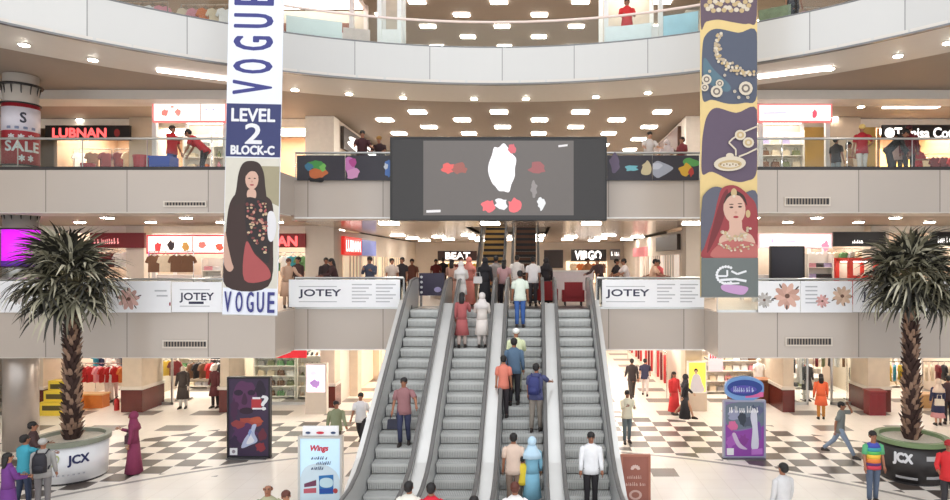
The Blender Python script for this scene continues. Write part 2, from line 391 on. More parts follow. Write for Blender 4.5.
def downlight(pts, z, label, grp, r=.11, m=None):
    first = None
    for p in pts:
        if first is None:
            first = thing('downlight', label, 'ceiling light', p, 0, grp)
            MB().rings([(0, 0, -.03, r * 1.25, r * 1.25), (0, 0, 0, r * 1.3, r * 1.3)], SOFF, 14).build('trim_ring', first)
            MB().rings([(0, 0, -.05, r, r), (0, 0, -.028, r, r)], m or SPOT, 14).build('lamp', first)
        else:
            c = dup(first); c.location = p
def CE(px, py, z): 
    Y = F * (z - EYE) / (HZ - py); return ((px - XP) * Y / F, Y, z)
downlight([CE(px, py, Z3B) for px, py in ((24, 44), (93, 59), (295, 89), (349, 93), (403, 97), (474, 98), (526, 98), (596, 96), (648, 92), (830, 68), (898, 55), (948, 42))], Z3B, 'round downlight in the pale soffit under the round balcony', 'downlights of the round soffit')
downlight([CE(px, py, Z3B + .11) for px, py in ((108, 98), (80, 119), (874, 96), (861, 106), (835, 117))], 0, 'round downlight in the second floor shop front ceiling', 'downlights before the second floor shops')
downlight([(x, y, 7.13) for x in (-16, -13.5, -11, -9, 7, 9, 11.5, 14) for y in (20.3, 22.6)], 0, 'round downlight under the second floor side balcony', 'downlights before the first floor shops', .17, emis((255, 246, 232), 46))
downlight([(x, y, 2.94) for x in (-17.5, -15.5, -13.5, -11.5, -9.3, 7.2, 9.2, 11.2, 13.2, 15.2) for y in (20.2, 22.6)], 0, 'round downlight under the first floor side balcony', 'downlights before the ground floor shops', .2, emis((255, 246, 232), 33))  # extra downlights, hidden from the camera, added to brighten the ground floor
def light_strip(pa, pb, z, label):
    (xa, ya, _), (xb, yb, _) = CE(*pa, z), CE(*pb, z); L = math.hypot(xb - xa, yb - ya)
    o = MB().box((-L/2, -.14, -.03), (L/2, .14, .02), emis((255, 240, 236), 5)).build('strip_light'); tag(o, label, 'ceiling light')
    o.location = ((xa + xb) / 2, (ya + yb) / 2, z); o.rotation_euler = (0, 0, math.atan2(yb - ya, xb - xa))
light_strip((157, 70), (236, 80), Z3B - .03, 'long pinkish strip light in the ceiling left of the banner with lettering')
light_strip((758, 77), (831, 68), Z3B - .03, 'long pinkish strip light in the ceiling right of the jewellery banner')
light_strip((884, 107), (938, 107), Z3B + .08, 'straight strip light before the script lettered shop sign')
# ---- ventilation grilles in the bulkheads
def grille(x0, y0, x1, y1, label):
    a, b = PX(x0, y1, DS), PX(x1, y0, DS); t = thing('vent_grille', label, 'vent', ((a[0] + b[0]) / 2, DS - .01, a[2])); W, H = b[0] - a[0], b[2] - a[2]
    MB().box((-W/2, -.03, 0), (W/2, 0, .04), BEIGE).box((-W/2, -.03, H - .04), (W/2, 0, H), BEIGE).box((-W/2, -.03, .04), (-W/2 + .04, 0, H - .04), BEIGE).box((W/2 - .04, -.03, .04), (W/2, 0, H - .04), BEIGE).build('frame', t)
    MB().box((-W/2 + .04, -.008, .04), (W/2 - .04, 0, H - .04), DARK).build('opening', t)
    mb = MB(); n = int(W / .09)
    for k in range(n):
        x = -W/2 + .06 + k * (W - .12) / n; mb.box((x, -.02, .04), (x + .03, -.008, H - .04), TAN)
    mb.build('slats', t)
grille(164, 201, 207, 207, 'long slotted vent grille in the second floor bulkhead left of the banner with lettering')
grille(784, 197, 830, 206, 'long slotted vent grille in the second floor bulkhead right of the jewellery banner')
grille(163, 340, 208, 348, 'long slotted vent grille in the first floor bulkhead above the pink robed woman')
grille(785, 337, 832, 346, 'long slotted vent grille in the first floor bulkhead above the orange dressed person')
# ---- glass balustrades
def balustrade(x0, x1, Y, z0, zt, label, n, base=True):
    chan = DARK if z0 > 8 and Y < 19 else STEEL
    t = thing('glass_balustrade', label, 'balustrade', ((x0 + x1) / 2, Y + .06, z0)); W = x1 - x0; H = zt - z0
    for k in range(n):
        a = -W/2 + W * k / n
        MB().box((a + .02, -.008, .04), (a + W / n - .02, .008, H - .03), GLASS).build('glass_pane', t)
    MB().tube([(-W/2, 0, H), (W/2, 0, H)], .035, STEEL).build('handrail', t)
    if base: MB().box((-W/2, -.04, 0), (W/2, .04, .1 if chan is DARK else .07), chan).build('base_channel', t)
    mb = MB()
    for k in range(n + 1): mb.tube([(-W/2 + W * k / n, .03, 0), (-W/2 + W * k / n, .03, H)], .018, STEEL, 6)
    mb.build('posts', t)
for a in ((-30, XL, DS, 8.36, 9.28, 'clear glass balustrade of the second floor before the left shops', 12), (XR, 28, DS, 8.36, 9.28, 'clear glass balustrade of the second floor before the right shops', 12),
          (XL, XR, DC, 8.27, 9.12, 'glass balustrade of the second floor behind the dark screen', 8),
          (-30, XL, DS, 4.24, 5.2, 'glass balustrade of the first floor on the left, covered in posters', 12), (XR, 28, DS, 4.24, 5.2, 'glass balustrade of the first floor on the right, covered in posters', 12),
          (XL, -4.05, DC, 4.23, 5.2, 'glass balustrade left of the escalator heads', 3), (2.0, XR, DC, 4.23, 5.2, 'glass balustrade right of the escalator heads', 3)): balustrade(*a)
def ring_rail():
    t = thing('glass_balustrade', 'curved glass balustrade on the round upper balcony', 'balustrade', (RC.x, RC.y, Z3T))
    n = 40; A = [(RR + .05, 12 + 156 * k / n) for k in range(n + 1)]
    P = [(r * math.cos(math.radians(a)), r * math.sin(math.radians(a))) for r, a in A]
    for k in range(n):
        (ax, ay), (bx, by) = P[k], P[k + 1]
        q = MB(); q.add([(ax, ay, .03), (bx, by, .03), (bx, by, .80), (ax, ay, .80), (ax*1.001, ay*1.001, .03), (bx*1.001, by*1.001, .03), (bx*1.001, by*1.001, .80), (ax*1.001, ay*1.001, .80)], [(0,1,2,3), (7,6,5,4), (0,4,5,1), (3,2,6,7)], GLASS_W)
        q.build('glass_pane', t)
    MB().tube([(x, y, .82) for x, y in P], .04, mat((226, 206, 196), .3, .3)).build('handrail', t)
    MB().tube([(x, y, .03) for x, y in P], (.03), DSTEEL).build('base_channel', t)
ring_rail()
# ---- round clad column on the far left
def round_column():
    x, y, _ = PX(21, 300, 19.6); r = .45
    struct('column_round', MB().rings([(x, y, 0, r, r), (x, y, Z1 - .15, r, r)], mat((176, 166, 158), .3, .5, vary=.12, scale=2), 28).rings([(x, y, Z1, r, r), (x, y, 7.15, r, r)], STEEL, 28).rings([(x, y, Z2, r, r), (x, y, Z3B + .1, r, r)], SOFF, 28), True)
    return x, y, r
RCX, RCY, RCR = round_column()
# ================================================================ ESCALATORS
ES, EY0 = 0.69, 20 - 4.23 / 0.69                       # slope, foot of the steps
NST = 17; RISE = Z1 / NST; RUN = (20 - EY0) / NST
EXS = (-3.27, -1.76, -0.26, 1.24)
ELAB = ('leftmost steel escalator, a man in a mauve shirt riding down it', 'second steel escalator from the left, two women in long tunics near its top',
        'third steel escalator from the left, crowded with people riding up', 'rightmost steel escalator, a man in white shirt and black trousers on it')
STEPM = mat((172, 172, 170), .45, .25, vary=.05); RISER = mat((206, 206, 202), .4, .2, vary=.05); HRAIL = mat((104, 102, 100), .45, vary=.03); TOOTH = mat((110, 110, 110), .5)
BAL = mat((204, 204, 202), .35, .35, vary=.06, scale=1.5); DECK = mat((216, 214, 210), .25, .3, vary=.1, scale=1.2)
def make_escalator():
    t = thing('escalator', ELAB[0], 'escalator', (EXS[0], EY0, 0), 0, 'escalators up from the ground floor')
    W = .5
    prof = [(0, RISE), (RUN, RISE), (RUN, RISE - .05), (.09, RISE - .06), (.07, RISE * .75), (.085, RISE * .4), (.12, 0.012), (.05, 0.012), (.02, RISE * .35), (.0, RISE * .7), (-.012, RISE - .03)]
    mb = MB().prism(prof, -W, W, STEPM)
    mb.box((-W, -.0125, RISE * .72), (W, .002, RISE - .01), RISER)
    for k in range(24):
        x = -W + .02 + k * (2 * W - .04) / 24
        mb.box((x, .01, RISE), (x + .02, RUN, RISE + .006), RISER); mb.box((x, -.02, RISE * .1), (x + .024, .05, RISE * .72), RISER)
    st = mb.build('step', t)
    for k in range(1, NST):
        c = st.copy(); COL.objects.link(c); c.parent = t; c.location = (0, k * RUN, k * RISE)
    L = NST * RUN
    def line(off): # balustrade top outline in (y,z)
        return [(-1.25, off * .55), (-1.32, off * .8), (-1.2, off), (-.5, off + .02), (.1, off + .16), (.6, .6 * ES + off - .02), (L - .6, (L - .6) * ES + off - .0), (L + .1, Z1 + off - .06), (L + .7, Z1 + off), (L + 1.2, Z1 + off), (L + 1.32, Z1 + off * .8), (L + 1.25, Z1 + off * .55)]
    top = line(.95)
    for s in (-1, 1):
        x = s * .555
        p = top[1:-1]; outline = [(-1.2, .0)] + [(a, b - .03) for a, b in p] + [(L + 1.2, Z1), (L + .1, Z1 - .05), (0.1, -.02)]
        bl = MB().prism(outline, x - .03, x + .03, BAL).build('balustrade', t)
        MB().tube([(x, a, b) for a, b in top], (.05), HRAIL, 8, fl=.6).build('handrail', bl)
        MB().prism([(-.2, .02), (.2, .2), (L, Z1 + .12), (L, Z1 - .2), (.2, -.02)], s * .503, s * .525, DSTEEL).build('skirt_panel', bl)
    MB().box((-W, -1.2, 0), (W, -.01, .012), DSTEEL).box((-W, -.12, .012), (W, -.01, .02), TOOTH).build('comb_plate', t)
    MB().box((-W, L, Z1 + .0), (W, L + 1.2, Z1 + .012), DSTEEL).build('comb_plate', t)
    MB().prism([(.4, 0), (L, Z1 - .35), (L, Z1 - 1.0), (1.7, 0.0)], -.58, .58, WARMW).build('truss_cladding', t)
    return t
esc = make_escalator()
def deck(t, x0, x1, drop=.12):
    L = NST * RUN
    o = [(-1.1, 0), (-1.1, .7), (-.4, .82 - drop + .05), (.6, .6 * ES + .95 - drop), (L - .75, (L - .75) * ES + .95 - drop), (L - .75, (L - .75) * ES - .3), (1.0, 0)]
    MB().prism(o, x0, x1, DECK).build('deck_cover', t)
es = [esc]
for i in range(1, 4):
    e = dup(esc); e.location.x = EXS[i]; e['label'] = ELAB[i]; es.append(e)
for i in range(3): deck(es[i], .595, EXS[1] - EXS[0] - .595, .2)
deck(es[0], -.74, -.595, .10); deck(es[3], .595, .74, .10)
# the pair of escalators further up, behind the landing
def make_rear():
    t = thing('escalator', 'left one of the upper escalators, with yellow lit step edges', 'escalator', (-1.62, 23.7, Z1), 0, 'upper escalators behind the landing')
    Y1 = mat((206, 160, 84), .5, vary=.1); n = 17; rise = (Z2 - Z1) / n; run = rise / .69  # yellow light on the step edges is put into their colour
    st = MB().prism([(0, rise), (run, rise), (run, rise - .05), (.08, rise - .06), (.08, 0.01), (.02, 0.01)], -.42, .42, DARK).box((-.42, -.01, rise - .12), (.42, .012, rise), Y1).build('step', t)
    for k in range(1, n):
        c = st.copy(); COL.objects.link(c); c.parent = t; c.location = (0, k * run, k * rise)
    L = n * run
    for s in (-1, 1):
        MB().prism([(-.8, 0), (-.8, .9), (.2, .98), (L, Z2 - Z1 + .9), (L, Z2 - Z1 - .2), (.3, 0)], s * .5 - .02, s * .5 + .02, mat((150, 140, 128), .4, .3)).build('balustrade', t)
        MB().tube([(s * .5, -.85, .6), (s * .5, -.85, .92), (s * .5, .2, 1.02), (s * .5, L, Z2 - Z1 + .95)], .05, RUB).build('handrail', t)
    return t
r1 = make_rear(); r2 = dup(r1); r2.location.x = -.30; r2['label'] = 'right one of the upper escalators, its steps dark'
DK2 = mat((96, 60, 40), .5)
for c in [c for c in bpy.data.objects if c.parent == r2 and c.name.startswith('step')]:
    for i, s in enumerate(c.material_slots):
        s.link = 'OBJECT'; s.material = DARK if i == 0 else DK2
# ================================================================ BOARDS, BANNERS, SIGNS
class Board:
    """a flat panel whose picture is laid out in its own centimetre grid taken from the photograph's size of it"""
    def __init__(s, name, label, cat, x0, y0, x1, y1, Y, m, t=.03, group=None, part='panel', edge=None, tilt=0.0):
        s.k = Y / F; s.cx = (x0 + x1) / 2; s.yb = y1; s.t = t; s.W = (x1 - x0) * s.k; s.H = (y1 - y0) * s.k
        s.o = thing(name, label, cat, PX(s.cx, y1, Y), 0, group); s.n = 0
        s.o.rotation_euler = (0, math.radians(tilt), 0)
        s.p = MB().box((-s.W/2, -t, 0), (s.W/2, 0, s.H), m).build(part, s.o)
        if edge:
            e = MB(); b = .05
            for a, c in (((-s.W/2 - b, -t - .02, -b), (-s.W/2, .02, s.H + b)), ((s.W/2, -t - .02, -b), (s.W/2 + b, .02, s.H + b)), ((-s.W/2, -t - .02, -b), (s.W/2, .02, 0)), ((-s.W/2, -t - .02, s.H), (s.W/2, .02, s.H + b))): e.box(a, c, edge)
            e.build('frame', s.o)
    def xy(s, p): return (max(-s.W/2 + .003, min(s.W/2 - .003, (p[0] - s.cx) * s.k)), (s.yb - p[1]) * s.k)
    def art(s, polys, name='printed_picture'):
        if 'emblem' in name and len(polys) > 1:
            for q in polys: s.art([q], name)
            return
        mb = MB()
        for m, p in polys:
            s.n += 1; yy = -s.t - .001 - .0003 * s.n
            mb.add([(a, yy, b) for a, b in map(s.xy, p)], [tuple(range(len(p)))], m)
        return mb.build(name, s.p)
    def text(s, body, x0, y0, x1, y1, m, up=False, bold=0.0, slant=0.0):
        s.n += 1; a = s.xy((x0, y1)); b = s.xy((x1, y0))
        return text(s.p, body, a[0], a[1], b[0], b[1], -s.t - .0012 - .0003 * s.n, m, up, bold * s.k, slant=slant)
def marks(b, x0, y0, x1, y1, m, seed=1, slant=0.0):
    # unreadable lettering: a row of small stroke shapes
    q = random.Random(seed); x = x0; P = []; h = y1 - y0
    while x < x1 - .6:
        wd = min(q.uniform(1.0, 2.4), x1 - x); a = q.uniform(0, .35) * h; d = slant * h
        P.append((m, [(x + d, y0 + a), (x + wd * .45 + d, y0 + a), (x + wd * .45, y1), (x, y1)])); P.append((m, [(x, y1 - h * .35), (x + wd * .8, y1 - h * .35), (x + wd * .8, y1 - h * .1), (x, y1 - h * .1)])); x += wd + q.choice((.3, .4, 1.6))
    b.art(P, 'lettering')
def c_(r, g, b): return mat((int(r * .9), int(g * .9), int(b * .9)), .6, vary=.05)
def S(*p): return smooth_poly(p)
CLOTHW = mat((222, 225, 234), .7, vary=.02, name='banner_cloth')
NAVY = c_(56, 62, 112); INK = c_(64, 66, 136); PWHITE = c_(244, 244, 246)
YB = 16.2
# ---- left banner
b = Board('hanging_banner', 'tall hanging fabric banner, white with blue lettering and a woman in dark dress', 'banner', 222.5, -75, 277.5, 315, YB, CLOTHW, .02, part='cloth', tilt=1.2)
for ch, y in zip('VOGUE', (94, 73, 50, 27.5, 5)): b.text(ch, 229, y - 13, 267, y, INK, up=True, bold=.8)
b.art([(NAVY, [(222.8, 104), (277.2, 104), (277.2, 157), (222.8, 157)])], 'level_panel')
b.text('LEVEL', 228, 109, 271, 121.5, PWHITE, bold=.5); b.text('2', 242, 124, 258, 143.5, PWHITE, bold=.6); b.text('BLOCK-C', 228, 146, 271, 154.5, PWHITE, bold=.5)
hair, skin, dk = c_(58, 42, 36), c_(224, 182, 160), c_(62, 40, 36)
flo = [c_(176, 92, 92), c_(206, 150, 130), c_(120, 60, 58), c_(214, 186, 150)]
pol = [(c_(226, 220, 206), [(223, 158), (277, 158), (277, 288), (223, 288)]), (c_(170, 160, 130), [(258, 166), (277, 166), (277, 206), (264, 200)]),
       (dk, S((230, 199), (238, 192), (250, 192), (264, 196), (271, 206), (272, 240), (268, 286), (226, 287), (224, 250), (226, 214))),
       (c_(214, 172, 152), S((224, 232), (227, 246), (231, 262), (233, 268), (230, 272), (226, 270), (223, 262), (223, 244))),
       (hair, S((247, 161), (256, 163), (261, 172), (263, 186), (264, 200), (256, 202), (240, 203), (231, 206), (234, 190), (236, 174), (240, 164))),
       (skin, S((246, 190), (253, 190), (254, 197), (250, 200), (245, 197))),
       (skin, ell(249.5, 179.5, 6.6, 10.2)), (hair, S((242, 178), (244, 170), (249, 167), (255, 169), (257, 178), (253, 172), (247, 172))),
       (dk, ell(247, 178.5, 1.2, .6)), (dk, ell(252.4, 178.5, 1.2, .6)), (c_(170, 70, 76), ell(249.7, 185, 2.1, .8)), (c_(200, 152, 132), ell(249.7, 181.6, .8, 1)),
       (c_(44, 34, 34), S((244, 199), (256, 199), (265, 204), (268, 232), (268, 262), (256, 254), (247, 240), (244, 222))),
       (c_(178, 84, 84), S((245, 242), (254, 254), (268, 268), (268, 279), (244, 280))), (c_(236, 234, 236), S((266, 214), (272, 212), (275, 226), (272, 240), (267, 238)))]
rr = random.Random(3)
for k in range(90):
    x, y = rr.uniform(245, 266), rr.uniform(201, 258)
    if y - 232 < (x - 245) * 1.3: pol.append((flo[k % 4], ell(x, y, rr.uniform(.9, 2.0), rr.uniform(.9, 1.9), 7)))
b.art(pol)
for ch, x in zip('VOGUE', (225, 236.3, 247.3, 257.6, 268.2)): b.text(ch, x, 292, x + 6.6, 312, INK, bold=.35)
MB().tube([(-b.W/2, -.01, b.H), (b.W/2, -.01, b.H)], .03, STEEL).build('top_rod', b.o); MB().tube([(-b.W/2, -.01, 0), (b.W/2, -.01, 0)], .018, STEEL).build('bottom_rod', b.o)
MB().tube([(-b.W/2 + .1, -.01, b.H), (-b.W/2 + .1, -.01, b.H + 2.2)], .008, DSTEEL).tube([(b.W/2 - .1, -.01, b.H), (b.W/2 - .1, -.01, b.H + 2.2)], .008, DSTEEL).build('cables', b.o)
# ---- right banner
b = Board('hanging_banner', 'tall hanging fabric banner with jewellery on purple and a bride in red', 'banner', 700, -75, 757, 297, YB, c_(236, 206, 140), .02, part='cloth')
PU, PB, PU2 = c_(104, 84, 96), c_(86, 92, 108), c_(98, 82, 100)
GOLD, PEARL, TEAL = c_(206, 178, 130), c_(226, 212, 188), c_(92, 120, 134)
pol = [(PU, S((700.3, -70), (756.6, -70), (756.6, 16), (748, 24), (735, 23), (718, 20), (706, 22), (700.4, 24))),
       (PB, S((702, 50), (705, 36), (716, 29), (738, 33), (756.6, 33), (756.7, 96), (744, 103), (728, 104), (712, 100), (703, 101), (701.5, 80))),
       (TEAL, S((704, 58), (714, 70), (730, 86), (726, 92), (712, 86), (704, 78))),
       (PU2, S((703, 132), (707, 116), (716, 108), (736, 113), (756.6, 110), (756.7, 170), (746, 181), (732, 181), (712, 172), (702, 174), (701.5, 150)))]
for k in range(26): pol.append((PEARL if k % 2 else GOLD, ell(706 + 46 * ((k * 7) % 26) / 26, 6 + 5 * math.sin(k), 2.6, 2.4, 8)))
def arc_beads(P, n, r0, r1, sp, seed):
    q = random.Random(seed); out = []
    for k in range(n):
        t = k / (n - 1) * (len(P) - 1); i = min(int(t), len(P) - 2); f = t - i
        x, y = (P[i][j] * (1 - f) + P[i + 1][j] * f for j in (0, 1)); wd = sp * (.5 + t / (len(P) - 1))
        for j in range(3): out.append(((PEARL, GOLD, c_(196, 176, 150))[(k + j) % 3], ell(x + q.uniform(-wd, wd), y + q.uniform(-wd, wd), r0, r1, 7)))
    return out
pol += arc_beads([(720, 33), (716, 46), (719, 57), (728, 66), (740, 71), (753, 72)], 30, 1.5, 1.5, 3.6, 5)
for x, y, r in ((706, 80, 5), (716, 92, 6), (719, 84, 4), (745, 89, 7), (734, 92, 1.6), (738, 98, 1.6), (747, 98, 1.6), (709, 72, 1.5), (724, 76, 1.4), (704, 88, 4)):
    pol += [(PEARL, ell(x, y, r, r, 12)), (c_(120, 108, 100), ell(x, y, r * .62, r * .62, 10)), (PEARL, ell(x, y, r * .35, r * .35, 8))]
def strip(P, wd):
    out = []
    for (x0, y0), (x1, y1) in zip(P, P[1:]):
        L = math.hypot(x1 - x0, y1 - y0); nx, ny = -(y1 - y0) / L * wd, (x1 - x0) / L * wd; out.append([(x0 + nx, y0 + ny), (x1 + nx, y1 + ny), (x1 - nx, y1 - ny), (x0 - nx, y0 - ny)])
    return out
for q in strip([(756, 127), (744, 132), (732, 139), (728, 143), (735, 150), (735, 156)], .8) + strip([(756, 149), (746, 154), (738, 157)], .8): pol.append((PEARL, q))
for x, y in ((739.5, 135.5), (747.5, 143)): pol += [(PEARL, ell(x, y, 5.6, 5.2, 14)), (GOLD, ell(x, y, 3.8, 3.4, 12)), (PEARL, ell(x, y, 1.8, 1.8, 8))]
pol += [(PEARL, ell(729, 164, 16, 7.4, 22, -.06)), (GOLD, ell(729, 165, 12, 4.6, 20, -.06)), (PEARL, ell(729, 165.4, 9, 2.6, 16)), (PEARL, ell(729, 156, 4, 2.6, 12))]
for k in range(7): pol.append((c_(150, 120, 80), ell(720 + k * 3, 164.5 + (k % 2), .9, .9, 6)))
RED = c_(160, 62, 66)
pol += [(c_(98, 98, 112), S((701, 206), (704, 194), (714, 187), (726, 190), (740, 194), (756.6, 195), (756.6, 258), (701, 258))),
        (RED, S((722, 188), (735, 186), (748, 196), (756, 210), (756.7, 257), (703, 258), (704, 246), (712, 222), (717, 200))),
        (c_(120, 44, 48), S((719, 202), (727, 190), (724, 214), (716, 236), (706, 252))),
        (skin, S((729, 220), (740, 220), (742, 230), (751, 236), (752, 246), (722, 246), (719, 238), (728, 230))), (skin, ell(733.5, 209, 11, 15, 20, -.1)),
        (hair, S((723, 204), (726, 195), (734, 191), (743, 196), (746, 206), (740, 197), (732, 195.5), (727, 198))),
        (dk, ell(730.5, 207.5, 2, .9)), (dk, ell(739, 207, 2, .9)), (dk, ell(730.4, 204.6, 2.4, .5)), (dk, ell(739, 204, 2.4, .5)), (c_(170, 50, 60), ell(735, 217.2, 2.7, 1.2)), (c_(206, 160, 140), ell(735, 212.6, 1.4, 1.3)),
        (GOLD, ell(733, 193, 3, 4.5, 10)), (PEARL, ell(733, 196.5, 1.6, 1.6, 8)), (GOLD, ell(747, 214, 2.4, 4, 10)), (c_(196, 110, 104), S((716, 246), (730, 240), (748, 242), (756.6, 246), (756.6, 257.6), (712, 257.6)))]
pol += arc_beads([(722, 232), (730, 239), (740, 238), (747, 230)], 16, 1.4, 1.2, 2.4, 9) + arc_beads([(718, 244), (732, 250), (748, 246)], 10, 1.2, 1.0, 2.2, 11)
pol += [(c_(112, 118, 116), [(700.2, 258), (756.8, 258), (756.8, 296.8), (700.2, 296.8)])]
for k in range(15):
    a = math.radians(60 + k * 17); pol.append((PWHITE, ell(725 + 9.4 * math.cos(a), 275 - 8.4 * math.sin(a), 1.5, 1.5, 7)))
PKL = c_(206, 160, 206)
pol += [(PWHITE, q) for q in strip([(716, 276), (726, 276), (726, 270)], .9) + strip([(719, 280), (734, 279), (745, 281)], 1.2) + strip([(730, 271), (736, 274), (745, 271)], 1) + strip([(722, 284), (738, 283)], .9)]
pol += [(PKL, S((722, 284.5), (745, 286.5), (745, 292), (739, 294.5), (722, 290.5)))]
b.art(pol)
MB().tube([(-b.W/2, -.01, b.H), (b.W/2, -.01, b.H)], .03, STEEL).build('top_rod', b.o); MB().tube([(-b.W/2, -.01, 0), (b.W/2, -.01, 0)], .018, STEEL).build('bottom_rod', b.o)
MB().tube([(-b.W/2 + .1, -.01, b.H), (-b.W/2 + .1, -.01, b.H + 2.2)], .008, DSTEEL).tube([(b.W/2 - .1, -.01, b.H), (b.W/2 - .1, -.01, b.H + 2.2)], .008, DSTEEL).build('cables', b.o)
# ---- big screen
SG = mat((96, 90, 86), .35, emit=.2, vary=.03); SD = mat((44, 40, 38), .3, emit=.03, vary=.06)
b = Board('video_screen', 'big dark video screen hung at the second floor above the escalators', 'screen', 394, 140.5, 604, 219.5, 19.75, SD, .3, part='screen_casing', edge=mat((28, 26, 25), .35))
L_ = lambda c, e=.9: mat(c, .5, emit=e, vary=0)
rr = random.Random(12)
pol = [(SG, [(425, 142.5), (573, 142.5), (573, 216), (425, 216)])]
def splat(cx, cy, rx, ry, m, seed, n=15, j=.3):
    q = random.Random(seed); return (m, S(*[(cx + rx * (1 + q.uniform(-j, j)) * math.cos(2*math.pi*k/n), cy + ry * (1 + q.uniform(-j, j)) * math.sin(2*math.pi*k/n)) for k in range(n)]))
pol += [splat(503, 170, 13, 24, L_((206, 203, 205), .7), 4, 17, .12), splat(512, 150, 4, 5, L_((176, 86, 92), .5), 5), splat(489, 207, 7, 6.5, L_((202, 92, 96), .5), 7), splat(515, 207, 8, 6.5, L_((202, 92, 96), .5), 8), splat(502, 205, 6, 6, L_((190, 188, 190), .6), 21),
        splat(450, 170, 7, 5, L_((190, 84, 80), .45), 9), splat(461, 170, 7, 5, L_((140, 84, 76), .3), 10), splat(537, 170, 8, 6, L_((140, 84, 84), .3), 13), splat(534, 190, 3, 8, L_((130, 124, 122), .3), 14), splat(541, 204, 3.5, 6, L_((190, 190, 190), .5), 15),
        (L_((190, 186, 186), .5), [(428, 211), (442, 210.5), (442, 213), (428, 213.5)]), (L_((190, 186, 186), .5), [(558, 147), (567, 146), (567, 148), (558, 149)])]
b.art(pol, 'picture_area')
MB().box((-b.W/2 + .1, 0, .3), (-b.W/2 + .3, .3, b.H - .3), DSTEEL).box((b.W/2 - .3, 0, .3), (b.W/2 - .1, .3, b.H - .3), DSTEEL).build('mounting_bracket', b.o)
# ---- dark picture posters on the second floor glass
PD = mat((44, 40, 48), .4, vary=.2, scale=3)
def blobs(spec):
    out = []
    for k, (x, y, rx, ry, c) in enumerate(spec): out.append(splat(x, y, rx, ry, c_(*c), k + int(x), 11, .35))
    return out
for x0, x1, lab, sp in ((297, 345, 'dark poster with a green and orange blot on the glass left of the screen', ((317, 165, 8, 5, (70, 150, 70)), (317, 173, 10, 5, (206, 110, 60)), (309, 167, 4, 4, (60, 120, 150)), (323, 168, 3, 4, (120, 190, 90)), (317, 180, 8, 2, (20, 18, 20)))),
                        (345.5, 392, 'dark poster with a pink spray and a blue edge beside the screen', ((349, 166, 6, 9, (200, 120, 180)), (353, 174, 7, 6, (214, 150, 190)), (345.5 + 8, 162, 4, 4, (180, 70, 140)), (388, 168, 3.5, 8, (90, 130, 200)), (386, 166, 2, 3, (220, 226, 236)))),
                        (607, 652, 'dark poster with a pale grey vehicle shape on the glass right of the screen', ((615, 164, 5, 9, (110, 96, 120)), (632, 168, 6, 3.5, (120, 190, 200)), (646, 169, 5, 7, (206, 190, 150)))),
                        (652.5, 699, 'dark poster with a colourful blot on the glass nearest the jewellery banner', ((659, 169, 12, 7, (168, 170, 180)), (656, 166, 6, 3, (200, 202, 210)), (690, 163, 8, 4, (90, 160, 80)), (687, 170, 7, 6, (220, 170, 50)), (691, 172, 3, 4, (190, 60, 50))))):
    b = Board('glass_poster', lab, 'poster', x0, 155.5, x1, 180.5, 19.9, PD, .015); b.art(blobs(sp))
# ---- white lettered posters on the first floor glass
PW = mat((240, 240, 242), .45, vary=.02); GREYT = c_(206, 206, 210); LET = c_(58, 58, 84)
def jot(x0, y0, x1, y1, Y, lab):
    b = Board('glass_poster', lab, 'poster', x0, y0, x1, y1, Y, PW, .015, part='sheet'); w, h = x1 - x0, y1 - y0; return b, w, h
def jotey(x0, y0, x1, y1, Y, lab, u0, u1):
    b, w, h = jot(x0, y0, x1, y1, Y, lab)
    b.text('JOTEY', u0, y0 + h * .36, u1, y0 + h * .68, LET, bold=.25)
    for k in range(2): b.art([(GREYT, [(u0, y0 + h * (.24 + .55 * k)), (u1 - 4, y0 + h * (.24 + .55 * k)), (u1 - 4, y0 + h * (.27 + .55 * k)), (u0, y0 + h * (.27 + .55 * k))])], 'fine_print')
    return b
b = jotey(289, 279.5, 400, 307, 19.9, 'long white lettered poster on the glass left of the escalators', 299, 341)
for cx in (352, 376): b.art([(GREYT, [(cx, 284 + 3.4 * k), (cx + 20 - 3 * (k % 3), 284 + 3.4 * k), (cx + 20 - 3 * (k % 3), 285.2 + 3.4 * k), (cx, 285.2 + 3.4 * k)]) for k in range(6)], 'fine_print')
b = jotey(602, 279.5, 704, 307, 19.9, 'long white lettered poster on the glass right of the escalators', 606, 649)
for cx in (657, 680): b.art([(GREYT, [(cx, 284 + 3.4 * k), (cx + 18 - 3 * (k % 3), 284 + 3.4 * k), (cx + 18 - 3 * (k % 3), 285.2 + 3.4 * k), (cx, 285.2 + 3.4 * k)]) for k in range(6)], 'fine_print')
b = jotey(172, 282, 222, 312, 18.42, 'white lettered poster on the glass just left of the banner with the woman', 180, 214); b.art([(LET, [(189, 301.5), (204, 301.5), (204, 304), (189, 304)])], 'fine_print')
b = jotey(853, 281, 922, 312, 18.42, 'white lettered poster on the glass behind the right palm crown', 862, 900); b.art([(LET, [(882, 298), (896, 298), (896, 301), (882, 301)])], 'fine_print')
def floral(x0, x1, lab, flowers, y0=281, y1=312.5):
    b = Board('glass_poster', lab, 'poster', x0, y0, x1, y1, 18.42, PW, .015, part='sheet'); pol = []
    for cx, cy, r, c in flowers:
        for k in range(9):
            a = k * 2 * math.pi / 9 + cx; pol.append((c_(*[min(255, v + 12 * (k % 3)) for v in c]), ell(cx + r * .55 * math.cos(a), cy + r * .55 * math.sin(a), r * .6, r * .26, 9, a)))
        pol.append((c_(120, 84, 70), ell(cx, cy, r * .22, r * .2, 8)))
        for k in range(4): a = cx + 1.3 * k; pol.append((c_(84, 72, 70), ell(cx + r * 1.15 * math.cos(a), cy + r * .95 * math.sin(a), r * .24, r * .07, 6, a)))
    b.art(pol); return b
floral(0, 48, 'white flowered poster on the glass left of the left palm trunk', ((18, 298, 6, (206, 196, 190)),))
